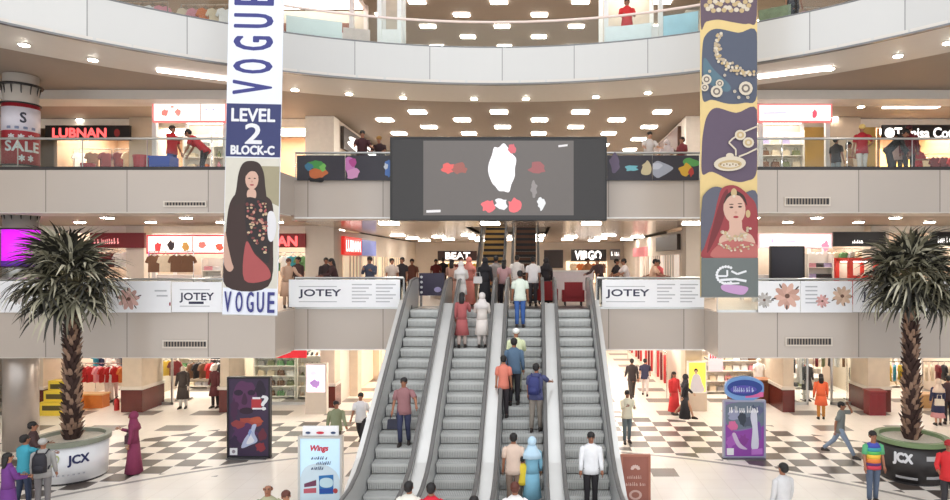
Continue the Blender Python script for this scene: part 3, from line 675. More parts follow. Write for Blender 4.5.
floral(49, 104, 'white poster with pale pink flowers behind the left palm trunk', ((86, 296, 11, (222, 180, 164)), (58, 300, 7, (206, 190, 180))))
b = floral(105, 171, 'white poster with a pink spray of petals right of the left palm trunk', ((129, 299, 10, (214, 170, 160)),)); b.art([(GREYT, [(155, 290), (167, 290), (167, 291.5), (155, 291.5)]), (GREYT, [(157, 295), (168, 295), (168, 296.5), (157, 296.5)]), (c_(170, 70, 80), ell(170.4, 304, 1, 2, 8))], 'fine_print')
b = floral(758, 800, 'white poster with a large pink blossom on the glass right of the jewellery banner', ((787, 296, 12, (220, 172, 154)), (764, 300, 7, (196, 190, 184))))
b = floral(800.5, 852, 'white poster with fine print and pink flowers left of the right palm', ((842, 296, 9, (222, 186, 160)), (822, 301, 6, (226, 170, 164)))); b.art([(GREYT, [(805, 286 + 4 * k), (817, 286 + 4 * k), (817, 287.3 + 4 * k), (805, 287.3 + 4 * k)]) for k in range(5)], 'fine_print')
floral(923, 975, 'white flowered poster on the glass at the far right of the first floor', ((940, 298, 9, (206, 190, 176)),))
# ---- shop signs
def sign(label, x0, y0, x1, y1, Y, bg, body=None, tm=None, tx=None, t=.12, bold=.3, edge=None):
    b = Board('shop_sign', label, 'sign', x0, y0, x1, y1, Y, bg, t, part='sign_box', edge=edge)
    for q in (-.4, .4): MB().box((q * b.W - .03, 0, b.H * .5), (q * b.W + .03, {24.9: .6, 24.8: .7, 41.9: .5, 22.0: .1, 23.4: .2}[Y], b.H * .5 + .06), DSTEEL).build('bracket', b.o)
    if body: b.text(body, *(tx or (x0 + 3, y0 + 3, x1 - 3, y1 - 3)), tm, bold=bold)
    return b
REDL = mat((255, 92, 92), .5, emit=1.3, vary=0); WL = mat((255, 250, 246), .5, emit=1.3, vary=0); LB = mat((255, 246, 240), .5, emit=.75, vary=.03); PKE = mat((236, 130, 128), .5, emit=.5, vary=0)
BK = mat((26, 20, 20), .4)
b = sign('black shop sign with glowing red capital letters, second floor left', 47.5, 126, 131.5, 140.5, 24.9, BK, 'LUBNAN', REDL, (55, 129, 108, 138), bold=.5)
b.art([(mat((110, 30, 30), .5, emit=.4), ell(119, 133.5, 3, 4, 10))], 'emblem')
b = sign('white lit shop sign with pink edge above the two red shirted workers', 156, 104.5, 227, 121.5, 22.0, LB, edge=PKE)
b.art([splat(167, 113.5, 3.2, 3.5, L_((238, 130, 120), .6), 3), splat(180, 113.5, 3, 3.6, L_((236, 140, 130), .6), 4), splat(174, 107.5, 2, 1.2, L_((230, 150, 140), .6), 5), (c_(230, 200, 196), [(202, 105), (202.8, 105), (202.8, 121), (202, 121)]), (L_((170, 170, 200), .6), ell(208, 110.5, 1.2, 1, 8)), (L_((170, 170, 200), .6), ell(215, 110.5, 1.2, 1, 8))], 'emblem')
b = sign('white lit shop sign with red edge right of the jewellery banner', 758, 106, 829, 121.5, 22.0, LB, edge=PKE)
b.art([splat(813, 115, 3, 4, L_((226, 90, 110), .6), 8), (L_((200, 200, 220), .6), [(762, 113), (785, 112.5), (785, 114.5), (762, 115)])], 'emblem')
b = sign('black shop sign with white disc and script lettering, second floor right', 881, 125.5, 962, 140, 24.9, BK, 'Tamisa Cotto', WL, (893, 128.5, 961, 138.5), bold=.35)
b.art([(WL, ell(888, 133.5, 5, 5.2, 16))], 'emblem')
sign('red shop sign with pink lettering ending beside the banner with the woman', 236, 233.5, 306, 247.5, 24.9, mat((120, 24, 26), .5, emit=.15), 'LUBNAN', REDL, (244, 236.5, 298, 246), bold=.5)
b = sign('white shop sign with pictured fruit shapes and red edge, first floor left', 150, 236.5, 226, 252.5, 23.4, LB, edge=mat((190, 50, 60), .5, emit=.3))
b.art([splat(160, 247, 3.2, 5, L_((216, 60, 60), .4), 3), splat(173, 246, 3.6, 5, L_((50, 36, 36), .2), 4), splat(187, 246, 3.6, 4.6, L_((190, 140, 70), .4), 5), (c_(220, 120, 120), [(194, 237), (195, 237), (195, 252), (194, 252)]), splat(204, 245, 4, 3, L_((214, 120, 110), .4), 6), splat(221, 247, 4, 4, L_((226, 90, 70), .4), 7)], 'emblem')
b = sign('dark red shop sign half behind the left palm crown', 92, 233, 146, 248, 24.9, mat((110, 24, 30), .5, emit=.12))
marks(b, 96, 238, 122, 244, mat((240, 150, 150), .5, emit=.9, vary=0), 5)
b = sign('white and pink lit sign band above the dark display, first floor right', 759, 235, 829, 247, 23.4, LB, edge=mat((240, 190, 196), .5, emit=.4)); b.art([splat(824, 246, 3.5, 5, L_((236, 130, 160), .6), 2), (L_((214, 150, 190), .5), ell(771, 241, 1.5, 2.4, 8)), (L_((180, 170, 210), .5), [(783, 240), (794, 240), (794, 242.5), (783, 242.5)])], 'emblem')
b = sign('black shop sign left of the right palm crown, first floor', 832, 232, 884, 246.5, 24.9, BK); marks(b, 851, 240, 862, 243.5, WL, 8)
b = sign('black shop sign right of the right palm crown, first floor', 930, 232, 980, 246, 24.9, BK)
marks(b, 936, 236, 958, 243, WL, 9)
sign('black shop sign with white capitals at the back, left of the upper escalators', 438, 251, 477, 260.5, 41.9, mat((52, 26, 26), .5), 'BEAT', WL, (446, 252.5, 470, 259))
sign('black shop sign with white capitals at the back, right of the upper escalators', 571, 249.5, 606, 261, 41.9, BK, 'VIRGO', WL, (575, 251, 601, 259.5), bold=.4)
sign('small black shop front panel at the back just right of the upper escalators', 544, 250, 563, 268, 41.9, mat((40, 30, 32), .5)); b = sign('small pale lettered sign right of the white capital lettered sign', 610, 249, 620, 260, 41.9, c_(150, 146, 150))
marks(b, 611, 251, 619, 256, WL, 10)
# signs on the corridor walls
def wall_sign(label, side, Y0, Y1, z0, z1, m, body=None, tm=None, part='sign_box'):
    x = CLX + .01 if side < 0 else CRX - .01
    t = thing('shop_sign', label, 'sign', (x, (Y0 + Y1) / 2, z0), 90 if side < 0 else -90); W = Y1 - Y0
    MB().box((-W/2, -.14, 0), (W/2, 0, z1 - z0), m).build(part, t)
    if body: text(t, body, -W * .42, (z1 - z0) * .2, W * .42, (z1 - z0) * .8, -.15, tm, bold=.02)
    return t
wall_sign('red lit shop sign on the left corridor wall, first floor', -1, 26.0, 28.6, 6.0, 6.75, mat((214, 50, 44), .5, emit=.6, vary=0), 'LUBNAN', WL)
wall_sign('blue and white shop sign beside the red one on the left corridor wall', -1, 28.7, 31.2, 6.0, 6.7, mat((120, 130, 190), .5, emit=.4))
wall_sign('black and yellow shop sign on the right corridor wall, first floor', 1, 26.0, 30.5, 6.2, 6.85, mat((66, 54, 46), .5))
wall_sign('small red and white shop sign further back on the right corridor wall', 1, 33.5, 37.5, 6.0, 6.5, mat((206, 120, 124), .5, emit=.3))
wall_sign('dark shop sign board on the left corridor wall, second floor', -1, 25.9, 32, 10.3, 11.2, mat((66, 56, 50), .5), '8', WL)
wall_sign('brown shop sign board on the right corridor wall, second floor', 1, 25.9, 32, 10.3, 11.2, mat((96, 66, 52), .5))
# ---- round column wraps
def wrap(label, z0, z1, m, bands, texts, top=None):
    t = thing('column_wrap', label, 'advertisement', (RCX, RCY, z0), 39); r = RCR + .02; H = z1 - z0
    MB().rings([(0, 0, 0, r, r), (0, 0, H, r, r)], m, 28).build('drum', t, True)
    for a, b_, mm in bands: MB().rings([(0, 0, a * H, r + .01, r + .01), (0, 0, b_ * H, r + .01, r + .01)], mm, 28).build('band', t, True)
    for body, x0, x1, a, b_, mm in texts: text(t, body, x0, a * H, x1, b_ * H, 0, mm, bold=.012, bend=r + .02)
    for z in (0, H): MB().tube([((r + .02) * math.cos(k * math.pi / 14), (r + .02) * math.sin(k * math.pi / 14), z) for k in range(29)], .025, DARK, 6).build('edge_ring', t)
    if top:
        for k in range(12): a = k * math.pi / 6; MB().tube([((r - .1) * math.cos(a), (r - .1) * math.sin(a), H), ((r + .02) * math.cos(a), (r + .02) * math.sin(a), H + .55)], .02, DARK, 5).build('upright', t)
        MB().tube([((r + .06) * math.cos(k * math.pi / 14), (r + .06) * math.sin(k * math.pi / 14), H + .56) for k in range(29)], .04, BLACK, 6).build('top_ring', t)
RW = mat((168, 40, 52), .5, vary=.08)
wrap('red and white sale advertisement wrapped around the round column', 8.62, 10.5, RW, ((.55, .93, mat((226, 222, 232), .5)),), (('SALE', -.42, .5, .22, .38, PWHITE), ('* * *', -.32, .32, .42, .49, PWHITE), ('* *', -.05, .3, .06, .16, PWHITE), ('S', -.02, .12, .68, .84, c_(60, 60, 80)), ('- - - -', -.36, .36, .58, .61, c_(140, 150, 180))), top=True)
MAG = mat((206, 30, 220), .5, emit=.75, vary=.1)
wrap('glowing magenta advertisement drum around the round column', 5.55, 6.7, MAG, ((.02, .16, mat((90, 40, 150), .5, emit=.3)),), (), top=True)
# ---- free standing boards on the ground floor
def stand_board(name, label, x0, y0, x1, y1, Y, m, t=.06, edge=None, foot=True, cat='advertisement'):
    b = Board(name, label, cat, x0, y0, x1, y1, Y, m, t, edge=edge)
    zb = b.o.location.z
    if zb > .02:
        MB().box((-b.W/2 + .05, -.05, -zb), (-b.W/2 + .1, 0, 0), DSTEEL).box((b.W/2 - .1, -.05, -zb), (b.W/2 - .05, 0, 0), DSTEEL).build('leg', b.o)
    if foot: MB().box((-b.W/2, -.3, -zb), (b.W/2, .2, -zb + .03), DSTEEL).build('foot', b.o)
    return b
Yp = F * EYE / (457 - HZ)
b = stand_board('poster_stand', 'tall dark purple poster stand with a shadowed face and white question mark', 230.5, 378, 270, 455, Yp, mat((52, 34, 62), .45, vary=.25, scale=2), .1, edge=mat((24, 20, 26), .5))
b.art([splat(247, 396, 12, 16, c_(96, 50, 92), 3, 13, .12), (c_(44, 26, 50), ell(240, 392, 4.6, 3, 12)), (c_(44, 26, 50), ell(253, 392, 4, 2.8, 12)), (c_(70, 36, 66), S((246, 392), (249, 400), (247, 404), (243, 402))), (c_(46, 24, 44), ell(248, 410, 7, 3.4, 12)), splat(250, 421, 12, 5, c_(170, 74, 60), 5), splat(246, 432, 12, 9, c_(84, 44, 92), 6),
       (c_(186, 196, 226), S((258, 424), (256, 432), (259, 440), (252, 444), (243, 447), (246, 438), (252, 430), (254, 424))), splat(262, 446, 5, 5, c_(150, 50, 60), 7), (PWHITE, [(231.5, 447), (239, 447), (239, 454), (231.5, 454)]), (c_(150, 140, 150), ell(235.3, 450.5, 1.8, 1.8, 8)), (c_(190, 56, 62), [(253, 398), (263, 398), (263, 408), (253, 408)]), (PWHITE, [(254, 396.4), (262, 396.4), (262, 398.4), (254, 398.4)]), (PWHITE, [(254, 407), (263, 407), (263, 408.6), (254, 408.6)]), splat(236, 409, 4, 10, c_(74, 36, 70), 31), splat(262, 388, 5, 7, c_(40, 28, 48), 33), splat(240, 423, 6, 4, c_(150, 62, 64), 35), splat(258, 419, 6, 3, c_(190, 88, 62), 36), splat(236, 441, 4, 6, c_(52, 34, 66), 37), splat(264, 434, 4, 6, c_(110, 44, 60), 38), splat(252, 433, 2, 5, c_(140, 160, 214), 39), (c_(236, 236, 244), S((255, 428), (253, 434), (256, 440), (251, 443), (248, 442), (252, 434)))])
b.text('?', 263, 395, 269.5, 409, PWHITE, bold=.5)
b = stand_board('poster_stand', 'purple poster stand with a blue oval top and a white robed figure', 724, 401, 762.5, 455, Yp, mat((122, 108, 150), .45, vary=.2, scale=3), .12, edge=mat((150, 150, 170), .4))
BLU = c_(46, 70, 150)
MB().prism([(b.xy(p)) for p in ell(743.3, 388, 20.5, 12.5, 26)], -.12, 0, mat((110, 150, 200), .4, vary=.1), 'y').prism([(b.xy(p)) for p in ell(743.3, 387, 17.5, 8, 24)], -.14, -.12, BLU, 'y').prism([(b.xy(p)) for p in ell(742, 388.5, 13, 4, 24)], -.145, -.14, c_(92, 84, 180), 'y').build('oval_top', b.o)
b.art([(c_(150, 70, 170), S((724.5, 424), (733, 430), (748, 428), (762, 424), (762, 454.5), (724.5, 454.5))), (c_(112, 124, 140), S((725, 404), (762, 402), (762, 424), (748, 427), (733, 428), (725, 421))), (c_(230, 110, 170), [(744, 393), (762, 391), (762, 396), (744, 397)]),
       splat(733, 414, 6, 5, c_(158, 162, 190), 41), splat(746, 421, 6, 6, c_(84, 92, 112), 42), splat(757, 430, 4, 9, c_(120, 84, 160), 43), splat(730, 440, 5, 7, c_(176, 96, 190), 44), splat(742, 440, 5, 6, c_(140, 60, 150), 45), splat(757, 409, 4, 5, c_(100, 104, 140), 46), splat(741, 418, 4, 7, c_(56, 64, 76), 4), splat(731, 424, 5, 5, c_(220, 110, 160), 5), splat(752, 414, 5, 8, c_(70, 80, 110), 8), (c_(222, 222, 236), S((751, 408), (755, 410), (756, 424), (757, 446), (750, 447), (751, 428), (749, 416))), (c_(214, 190, 220), S((731, 434), (737, 446), (746, 448), (739, 442), (734, 432))), (PWHITE, [(725.5, 447), (732.5, 447), (732.5, 453.8), (725.5, 453.8)]), (c_(196, 120, 210), [(750, 448), (761, 447), (761, 453), (750, 453.5)])])
marks(b, 728, 405, 757, 412, PWHITE, 3); b.n += 60; marks(b, 732, 385, 753, 391, c_(196, 206, 240), 4)
Yw = 16.6
b = stand_board('poster_stand', 'pale blue lit poster stand with a red word and detergent packs', 302, 437, 341.5, 507, 15.2, mat((196, 226, 246), .4, emit=.12, vary=.05), .12, edge=STEEL)
b.art([(c_(220, 240, 252), S((304, 470), (322, 462), (340, 474), (340, 505), (304, 505))), (c_(40, 120, 190), [(320.5, 474), (335, 473), (335, 492), (321, 492.5)]), (c_(206, 236, 246), S((322, 478), (328, 476), (334, 478), (334, 484), (328, 486), (322, 484))), (c_(30, 80, 170), [(321, 487), (335, 486.5), (335, 491), (321, 491.5)]), (c_(120, 60, 90), [(306, 482), (318, 478), (318, 484), (306, 485.5)]), (c_(200, 96, 110), [(305.5, 487), (318, 486), (318, 491), (305.5, 491.5)]), (c_(190, 70, 70), ell(337, 489, 2.4, 2.6, 10))])
rd = c_(216, 50, 70); nb = c_(60, 80, 120)
b.text('Wings', 311, 444, 329, 451, rd, bold=.35, slant=.2)
for k, (s, x0, x1) in enumerate((('kinle lg', 313, 329), ('ekta free', 318, 333), ('ajker din', 313, 327))): marks(b, x0, 454.5 + 5 * k, x1, 458 + 5 * k, nb, k, .3)
MB().box((-.42, -.1, b.H + .06), (.42, -.04, b.H + .28), PW).build('header_strip', b.o)
b.art([(rd, ell(322, 431.3, 4, 1.4, 10)), (nb, ell(310, 431.3, 2.6, 1.3, 10)), (nb, ell(335, 431.3, 2.6, 1.3, 10))], 'header_emblem')
b = stand_board('poster_stand', 'rust brown standing sign with white flower emblem right of the escalators', 622.5, 456, 648, 506, 15.0, mat((150, 92, 78), .5, vary=.08), .05, edge=mat((170, 110, 90), .5))
for k in range(7): a = math.pi * k / 6; b.art([(c_(236, 206, 196), ell(635 + 3 * math.cos(a), 468 - 2.2 * math.sin(a), 1.9, 1.2, 8, -a))], 'emblem')
marks(b, 627, 474.5, 643, 478, c_(230, 190, 176), 1); marks(b, 625.5, 481, 645, 485, c_(230, 190, 176), 2); b.art([(c_(226, 188, 176), ell(635, 494, 6.5, 5, 14)), (c_(170, 110, 96), ell(635, 494, 4, 3, 12))], 'emblem')
b = stand_board('display_stand', 'free standing lit white and pink display panel on a beige base, ground floor left', 308.5, 364, 327, 391, 24.2, mat((246, 232, 250), .5, emit=.7, vary=.04), .2, edge=BEIGE, foot=False)
MB().box((-b.W/2 - .05, -.22, -b.o.location.z), (b.W/2 + .05, .02, -.05), BEIGE).build('base', b.o); b.art([splat(317, 383, 5, 4, L_((170, 130, 190), .5), 4), splat(315, 372, 4, 3, L_((226, 200, 236), .6), 5)])
b = stand_board('light_box', 'bright yellow light box poster with a woman in white, ground floor right', 688, 362, 704.5, 391, 24.6, mat((246, 226, 84), .5, emit=.55, vary=.04), .15, edge=WHITE, foot=False)
MB().box((-b.W/2 - .05, -.16, -b.o.location.z), (b.W/2 + .05, .02, -.05), STONE).build('base', b.o); b.art([(c_(60, 44, 40), ell(695, 370, 2, 2.4, 10)), (c_(226, 190, 164), ell(695, 371.4, 1.5, 1.9, 10)), (c_(240, 236, 240), S((692, 375), (698, 374), (701, 382), (703, 390.5), (690, 390.5)))])
# small red signs and hanging tags
sign('red lit shop sign above the shelves, ground floor left of the corridor', 275, 350, 307, 357.5, 24.8, mat((214, 40, 52), .5, emit=.4)); b = sign('red and white shop sign at the right end of the ground floor corridor', 708, 351, 722, 371, 24.8, mat((236, 220, 224), .5, emit=.3))
marks(b, 709, 352, 721, 358, mat((214, 40, 60), .5, emit=.3), 6)
# ================================================================ SHOPS, STOCK, FURNITURE
CNAME = {'red': (190, 44, 46), 'maroon': (112, 34, 40), 'blue': (56, 80, 150), 'teal': (60, 150, 170), 'yellow': (220, 180, 60), 'white': (236, 232, 228), 'cream': (224, 206, 178), 'black': (40, 36, 38),
         'grey': (150, 146, 144), 'brown': (120, 84, 60), 'olive': (124, 128, 90), 'pink': (222, 150, 160), 'orange': (214, 120, 60), 'green': (96, 140, 90), 'navy': (44, 50, 84), 'lilac': (176, 160, 196)}
def cm(n): return mat(CNAME[n], .75, vary=.12, scale=9)
# -- shop front glass with frame
def shopfront(x0, x1, Y, z0, z1, n, nm='window_1', fm=STEEL):
    o = struct(nm, MB().box((x0, Y - .04, z0), (x0 + .07, Y + .04, z1), fm).box((x1 - .07, Y - .04, z0), (x1, Y + .04, z1), fm).box((x0, Y - .04, z1 - .08), (x1, Y + .04, z1), fm).box((x0, Y - .04, z0), (x1, Y + .04, z0 + .1), fm))
    for k in range(n):
        a = x0 + .07 + (x1 - x0 - .14) * k / n; b = x0 + .07 + (x1 - x0 - .14) * (k + 1) / n
        MB().box((a + .01, Y - .01, z0 + .1), (b - .01, Y + .01, z1 - .08), GLASS_W).build('pane', o)
for i, (x0, x1) in enumerate(((-15.6, -14.4), (-11.9, -8.4), (10.3, 11.0), (11.9, 13.1))): shopfront(x0, x1, 25.6, 0, 2.9, 2 if x1 - x0 < 2 else 4, 'window_%d' % (i + 1))
# lintels over the shop line
for z0, z1 in ((2.55, 2.96), (6.85, 7.13), (11.05, 11.4)):
    for x0, x1 in ((-30, -8.3), (6.6, 28)): struct('trim_lintel', MB().box((x0, 25.5, z0), (x1, 25.72, z1), WARMW if z0 > 5 else BEIGE))
# -- garments
_G = {}
def garment_mesh(kind, col):
    if (kind, col) in _G: return _G[(kind, col)]
    mb = MB(); m = cm(col)
    if kind == 'shirt': o = [(-.09, .0), (-.22, -.06), (-.30, -.26), (-.22, -.30), (-.19, -.18), (-.20, -.62), (.20, -.62), (.19, -.18), (.22, -.30), (.30, -.26), (.22, -.06), (.09, .0), (.0, -.05)]
    else: o = [(-.08, 0), (-.2, -.06), (-.26, -.32), (-.19, -.33), (-.16, -.2), (-.17, -.5), (-.30, -1.15), (.30, -1.15), (.17, -.5), (.16, -.2), (.19, -.33), (.26, -.32), (.2, -.06), (.08, 0), (0, -.06)]
    mb.prism(o, -.05, .05, m, 'y'); mb.tube([(-.12, 0, -.01), (0, 0, .06), (.12, 0, -.01)], .012, DSTEEL, 5).tube([(0, 0, .06), (0, 0, .13), (.03, 0, .15)], .008, DSTEEL, 5)
    me = mb.mesh('hanging_' + kind); _G[(kind, col)] = me; return me
def hang(kind, col, x, y, z, rz, where, grp):
    o = bpy.data.objects.new('hanging_' + kind, garment_mesh(kind, col)); COL.objects.link(o)
    o.location = (x, y, z); o.rotation_euler = (0, 0, math.radians(rz)); tag(o, '%s %s hanging %s' % (col, kind, where), kind, grp); return o
def rack(x0, x1, y, z0, ztop, cols, where, grp, kind='shirt', rz=70, step=.24):
    t = thing('clothes_rack', 'steel clothes rack %s' % where, 'rack', ((x0 + x1) / 2, y, z0)); W = x1 - x0; H = ztop - z0 + .14
    MB().tube([(-W/2, 0, H), (W/2, 0, H)], .02, CHROME, 6).build('rail', t)
    for s in (-1, 1): MB().tube([(s * W/2, 0, 0), (s * W/2, 0, H)], .02, CHROME, 6).box((s * W/2 - .03, -.25, 0), (s * W/2 + .03, .25, .03), DSTEEL).build('upright', t)
    n = max(1, int(W / step)); q = random.Random(int(x0 * 10) + int(z0))
    for k in range(n): hang(kind, cols[q.randrange(len(cols))], x0 + (k + .5) * W / n, y, ztop, rz + q.uniform(-12, 12), where, grp)
# -- shelves with stock
_B = {}
def stock_mesh(kind, col):
    if (kind, col) in _B: return _B[(kind, col)]
    m = cm(col); mb = MB()
    if kind == 'folded_shirt':
        for k in range(3): mb.box((-.15, -.12, .05 * k), (.15 - .01 * k, .12, .05 * k + .045), m)
        mb.ball((0, -.12, .12), (.06, .02, .02), m, 8, 5)
    elif kind == 'shoe': mb.rings([(0, 0, 0, .05, .13), (0, 0, .04, .05, .13), (0, .03, .08, .04, .085), (0, .05, .12, .035, .05)], m, 10)
    elif kind == 'handbag':
        mb.prism([(-.15, 0), (.15, 0), (.12, .2), (-.12, .2)], -.06, .06, m, 'y'); mb.tube([(-.07, 0, .2), (-.05, 0, .3), (.05, 0, .3), (.07, 0, .2)], .012, m, 6)
    else:
        mb.rings([(0, 0, 0, .06, .06), (0, 0, .14, .07, .07), (0, 0, .18, .03, .03), (0, 0, .24, .03, .03)], m, 10)
    me = mb.mesh(kind); _B[(kind, col)] = me; return me
def shelf(x0, x1, y, z0, H, ns, stock, cols, label, where, grp, fill=.34, m=WARMW, lit=False):
    t = thing('shelf_unit', label, 'shelf', ((x0 + x1) / 2, y, z0)); W = x1 - x0; D = .4
    MB().box((-W/2, D - .03, 0), (W/2, D, H), m).build('back_panel', t)
    for s in (-1, 1): MB().box((s * W/2 - .02, 0, 0), (s * W/2 + .02, D - .03, H), m).build('side_panel', t)
    q = random.Random(int(x0 * 7) + int(z0))
    for k in range(ns):
        zz = .12 + (H - .2) * k / ns; MB().box((-W/2 + .02, .01, zz - .025), (W/2 - .02, D - .03, zz), m).build('shelf_board', t)
        n = max(1, int(W / fill))
        for i in range(n):
            c = cols[q.randrange(len(cols))]; o = bpy.data.objects.new(stock, stock_mesh(stock, c)); COL.objects.link(o)
            o.location = (x0 + .04 + (i + .5) * (W - .08) / n, y + .18, z0 + zz); tag(o, '%s %s %s' % (c, stock.replace('_', ' '), where), stock.replace('_', ' '), grp)
    return t
# ground floor, left
rack(-18.6, -16.4, 27.2, 0, 1.9, ['white', 'grey', 'teal', 'pink', 'navy'], 'in the bright shop behind the left palm trunk', 'clothes behind the left palm trunk')
rack(-18.4, -16.6, 28.7, 0, 2.1, ['white', 'pink', 'orange', 'black'], 'at the back of the bright shop behind the left palm trunk', 'clothes at the back behind the left palm', 'dress')
rack(-15.8, -14.7, 26.6, 0, 1.6, ['maroon', 'yellow', 'white', 'teal', 'red', 'blue'], 'behind the glass left of the shop entrance, ground floor left', 'coloured shirts behind the left shop glass', rz=20, step=.3)
shelf(-16.0, -14.2, 28.8, 0, 2.3, 5, 'folded_shirt', ['white', 'green', 'cream', 'grey'], 'white wall shelf of folded clothes in the left ground floor shop', 'on the white wall shelf, ground floor left', 'folded clothes ground floor left')
rack(-14.0, -12.6, 28.0, 0, 2.2, ['black', 'white', 'brown', 'grey'], 'behind the shop entrance, ground floor left', 'clothes behind the left entrance', 'dress')
shelf(-11.6, -9.9, 26.6, 0, 2.3, 5, 'handbag', ['olive', 'cream', 'green', 'brown', 'grey', 'white'], 'white shelf of handbags behind the glass left of the corridor', 'on the shelf behind the glass left of the corridor', 'handbags left of the corridor', .36)
shelf(-9.8, -8.5, 26.6, 0, 2.3, 5, 'shoe', ['brown', 'black', 'olive', 'cream', 'red'], 'white shoe shelf behind the glass left of the corridor', 'on the shoe shelf left of the corridor', 'shoes left of the corridor', .2)
# ground floor, right
shelf(6.9, 9.7, 27.6, 0, 2.4, 5, 'handbag', ['white', 'cream', 'brown', 'pink', 'grey'], 'white wall shelf of handbags behind the brown counter', 'on the wall shelf behind the brown counter', 'handbags behind the brown counter', .34)
rack(10.5, 11.1, 26.3, 0, 1.9, ['white', 'cream', 'grey'], 'behind the glass left of the orange dressed person', 'clothes left of the orange dressed person', 'dress')
shelf(11.2, 12.9, 28.6, 0, 2.3, 5, 'folded_shirt', ['black', 'cream', 'olive', 'red', 'brown', 'white'], 'shelf of folded clothes behind the orange dressed person', 'on the shelf behind the orange dressed person', 'folded clothes behind the orange person')
rack(11.6, 13.0, 26.5, 0, 2.0, ['black', 'brown', 'olive', 'white', 'maroon'], 'right of the orange dressed person behind the glass', 'clothes right of the orange person')
rack(14.2, 16.8, 27.6, 0, 2.0, ['white', 'cream', 'pink', 'grey'], 'in the bright shop behind the right palm trunk', 'clothes behind the right palm trunk', 'dress')
shelf(14.2, 17.2, 28.9, 0, 2.3, 5, 'folded_shirt', ['white', 'cream', 'lilac', 'grey'], 'pale wall shelf of folded clothes behind the right palm trunk', 'on the pale shelf behind the right palm', 'folded clothes behind the right palm')
def counter(label, x0, x1, y0, y1, z, H, m, top):
    t = thing('shop_counter', label, 'counter', ((x0 + x1) / 2, (y0 + y1) / 2, z)); W, D = x1 - x0, y1 - y0
    MB().box((-W/2, -D/2, 0), (W/2, D/2, H - .05), m).box((-W/2 + .06, -D/2 - .015, .12), (-.03, -D/2, H - .15), m).box((.03, -D/2 - .015, .12), (W/2 - .06, -D/2, H - .15), m).build('cabinet', t)
    MB().box((-W/2 - .03, -D/2 - .04, H - .05), (W/2 + .03, D/2 + .03, H), top).build('counter_top', t); return t
counter('dark brown wooden counter beside the granite pillar, ground floor right', 8.0, 9.6, 25.8, 26.4, 0, .95, WOOD, mat((150, 96, 60), .4))
counter('small red cupboard at the foot of the beige pillar, ground floor right', 12.5, 13.1, 23.75, 24.2, 0, .92, mat((120, 30, 34), .4), mat((140, 50, 50), .4))
t = thing('sale_stand', 'yellow stepped promotion stand at the shop entrance left of the left palm', 'stand', PX(60, 411, 24.0)); t.location.z = 0
Yl = mat((226, 196, 60), .5)
for k, (wd, h) in enumerate(((.55, .5), (.48, .9), (.4, 1.25))): MB().box((-wd, -.3 + .12 * k, 0 if k == 0 else (.5, .9)[k-1]), (wd, .35, h), Yl).box((-wd * .8, -.31 + .12 * k, h - .3), (wd * .8, -.3 + .12 * k, h - .12), mat((80, 70, 30), .5)).build('tier', t)
t = thing('fire_extinguisher', 'small red fire extinguisher by the granite plinth, ground floor left', 'fire extinguisher', (-16.0, 24.6, 0))
MB().rings([(0, 0, 0, .09, .09), (0, 0, .38, .09, .09), (0, 0, .46, .04, .04)], REDP, 12).build('cylinder', t, True); MB().tube([(0, 0, .46), (0, 0, .52), (.06, 0, .54)], .02, BLACK, 6).build('valve', t); MB().tube([(0, 0, .5), (-.1, -.05, .4), (-.1, -.05, .2)], .015, BLACK, 6).build('hose', t)
# more stock at the shop fronts
rack(-18.3, -16.5, 26.0, 0, 1.45, ['red', 'pink', 'blue', 'black', 'orange', 'green'], 'on the low front rail behind the left palm trunk', 'bright clothes on the low rail behind the left palm')
rack(-14.3, -12.5, 26.6, 0, 1.5, ['black', 'brown', 'olive', 'red', 'white'], 'on the low rail right of the shop entrance, ground floor left', 'clothes right of the left entrance')
rack(10.4, 11.6, 27.4, 0, 1.6, ['black', 'brown', 'maroon', 'green'], 'deep in the shop of the orange dressed person', 'clothes deep in the shop of the orange person')
rack(13.9, 15.6, 26.1, 0, 1.5, ['pink', 'black', 'yellow', 'white', 'teal'], 'on the front rail left of the right palm trunk', 'bright clothes left of the right palm trunk')
rack(15.9, 17.4, 26.1, 0, 1.5, ['black', 'maroon', 'navy', 'cream'], 'on the front rail right of the right palm trunk', 'dark clothes right of the right palm trunk')
for x, c, w_ in ((-18.2, (206, 120, 60), 'left'), (14.9, (196, 150, 96), 'right')): counter('low wooden display table in the bright shop behind the %s palm' % w_, x, x + 1.4, 24.95, 25.4, 0, .55, mat(c, .5, vary=.15), mat((216, 170, 120), .4))
# red clothes along the right corridor wall
for k in range(14):
    c = ['red', 'maroon', 'red', 'white'][k % 4]; hang('dress', c, 5.6, 27.2 + .75 * k, 1.75, 80, 'along the right corridor wall, ground floor', 'dresses along the right corridor wall')
MB_t = thing('clothes_rack', 'long low rail of red dresses along the right corridor wall', 'rack', (5.6, 32, 0))
MB().tube([(0, -5.2, 1.9), (0, 5.8, 1.9)], .02, CHROME, 6).build('rail', MB_t)
for y in (-5.2, 0, 5.8): MB().tube([(0, y, 0), (0, y, 1.9)], .02, CHROME, 6).build('upright', MB_t)
struct('column_pilasters', MB().box((CLX, 27.2, 0), (CLX + .35, 27.8, 2.98), STONE)); struct('column_pilasters', MB().box((CLX, 31, 0), (CLX + .35, 31.6, 2.98), STONE)); struct('column_pilasters', MB().box((CLX, 35, 0), (CLX + .35, 35.6, 2.98), STONE))
struct('door_1', MB().box((-7.2, 42.3, 0), (-5.2, 42.5, 2.6), mat((120, 52, 46), .5)).box((-6.22, 42.28, 0), (-6.18, 42.3, 2.6), BLACK)); struct('door_2', MB().box((2.6, 42.3, 0), (5.2, 42.5, 2.7), mat((150, 104, 70), .5)).box((3.88, 42.28, 0), (3.92, 42.3, 2.7), BLACK))
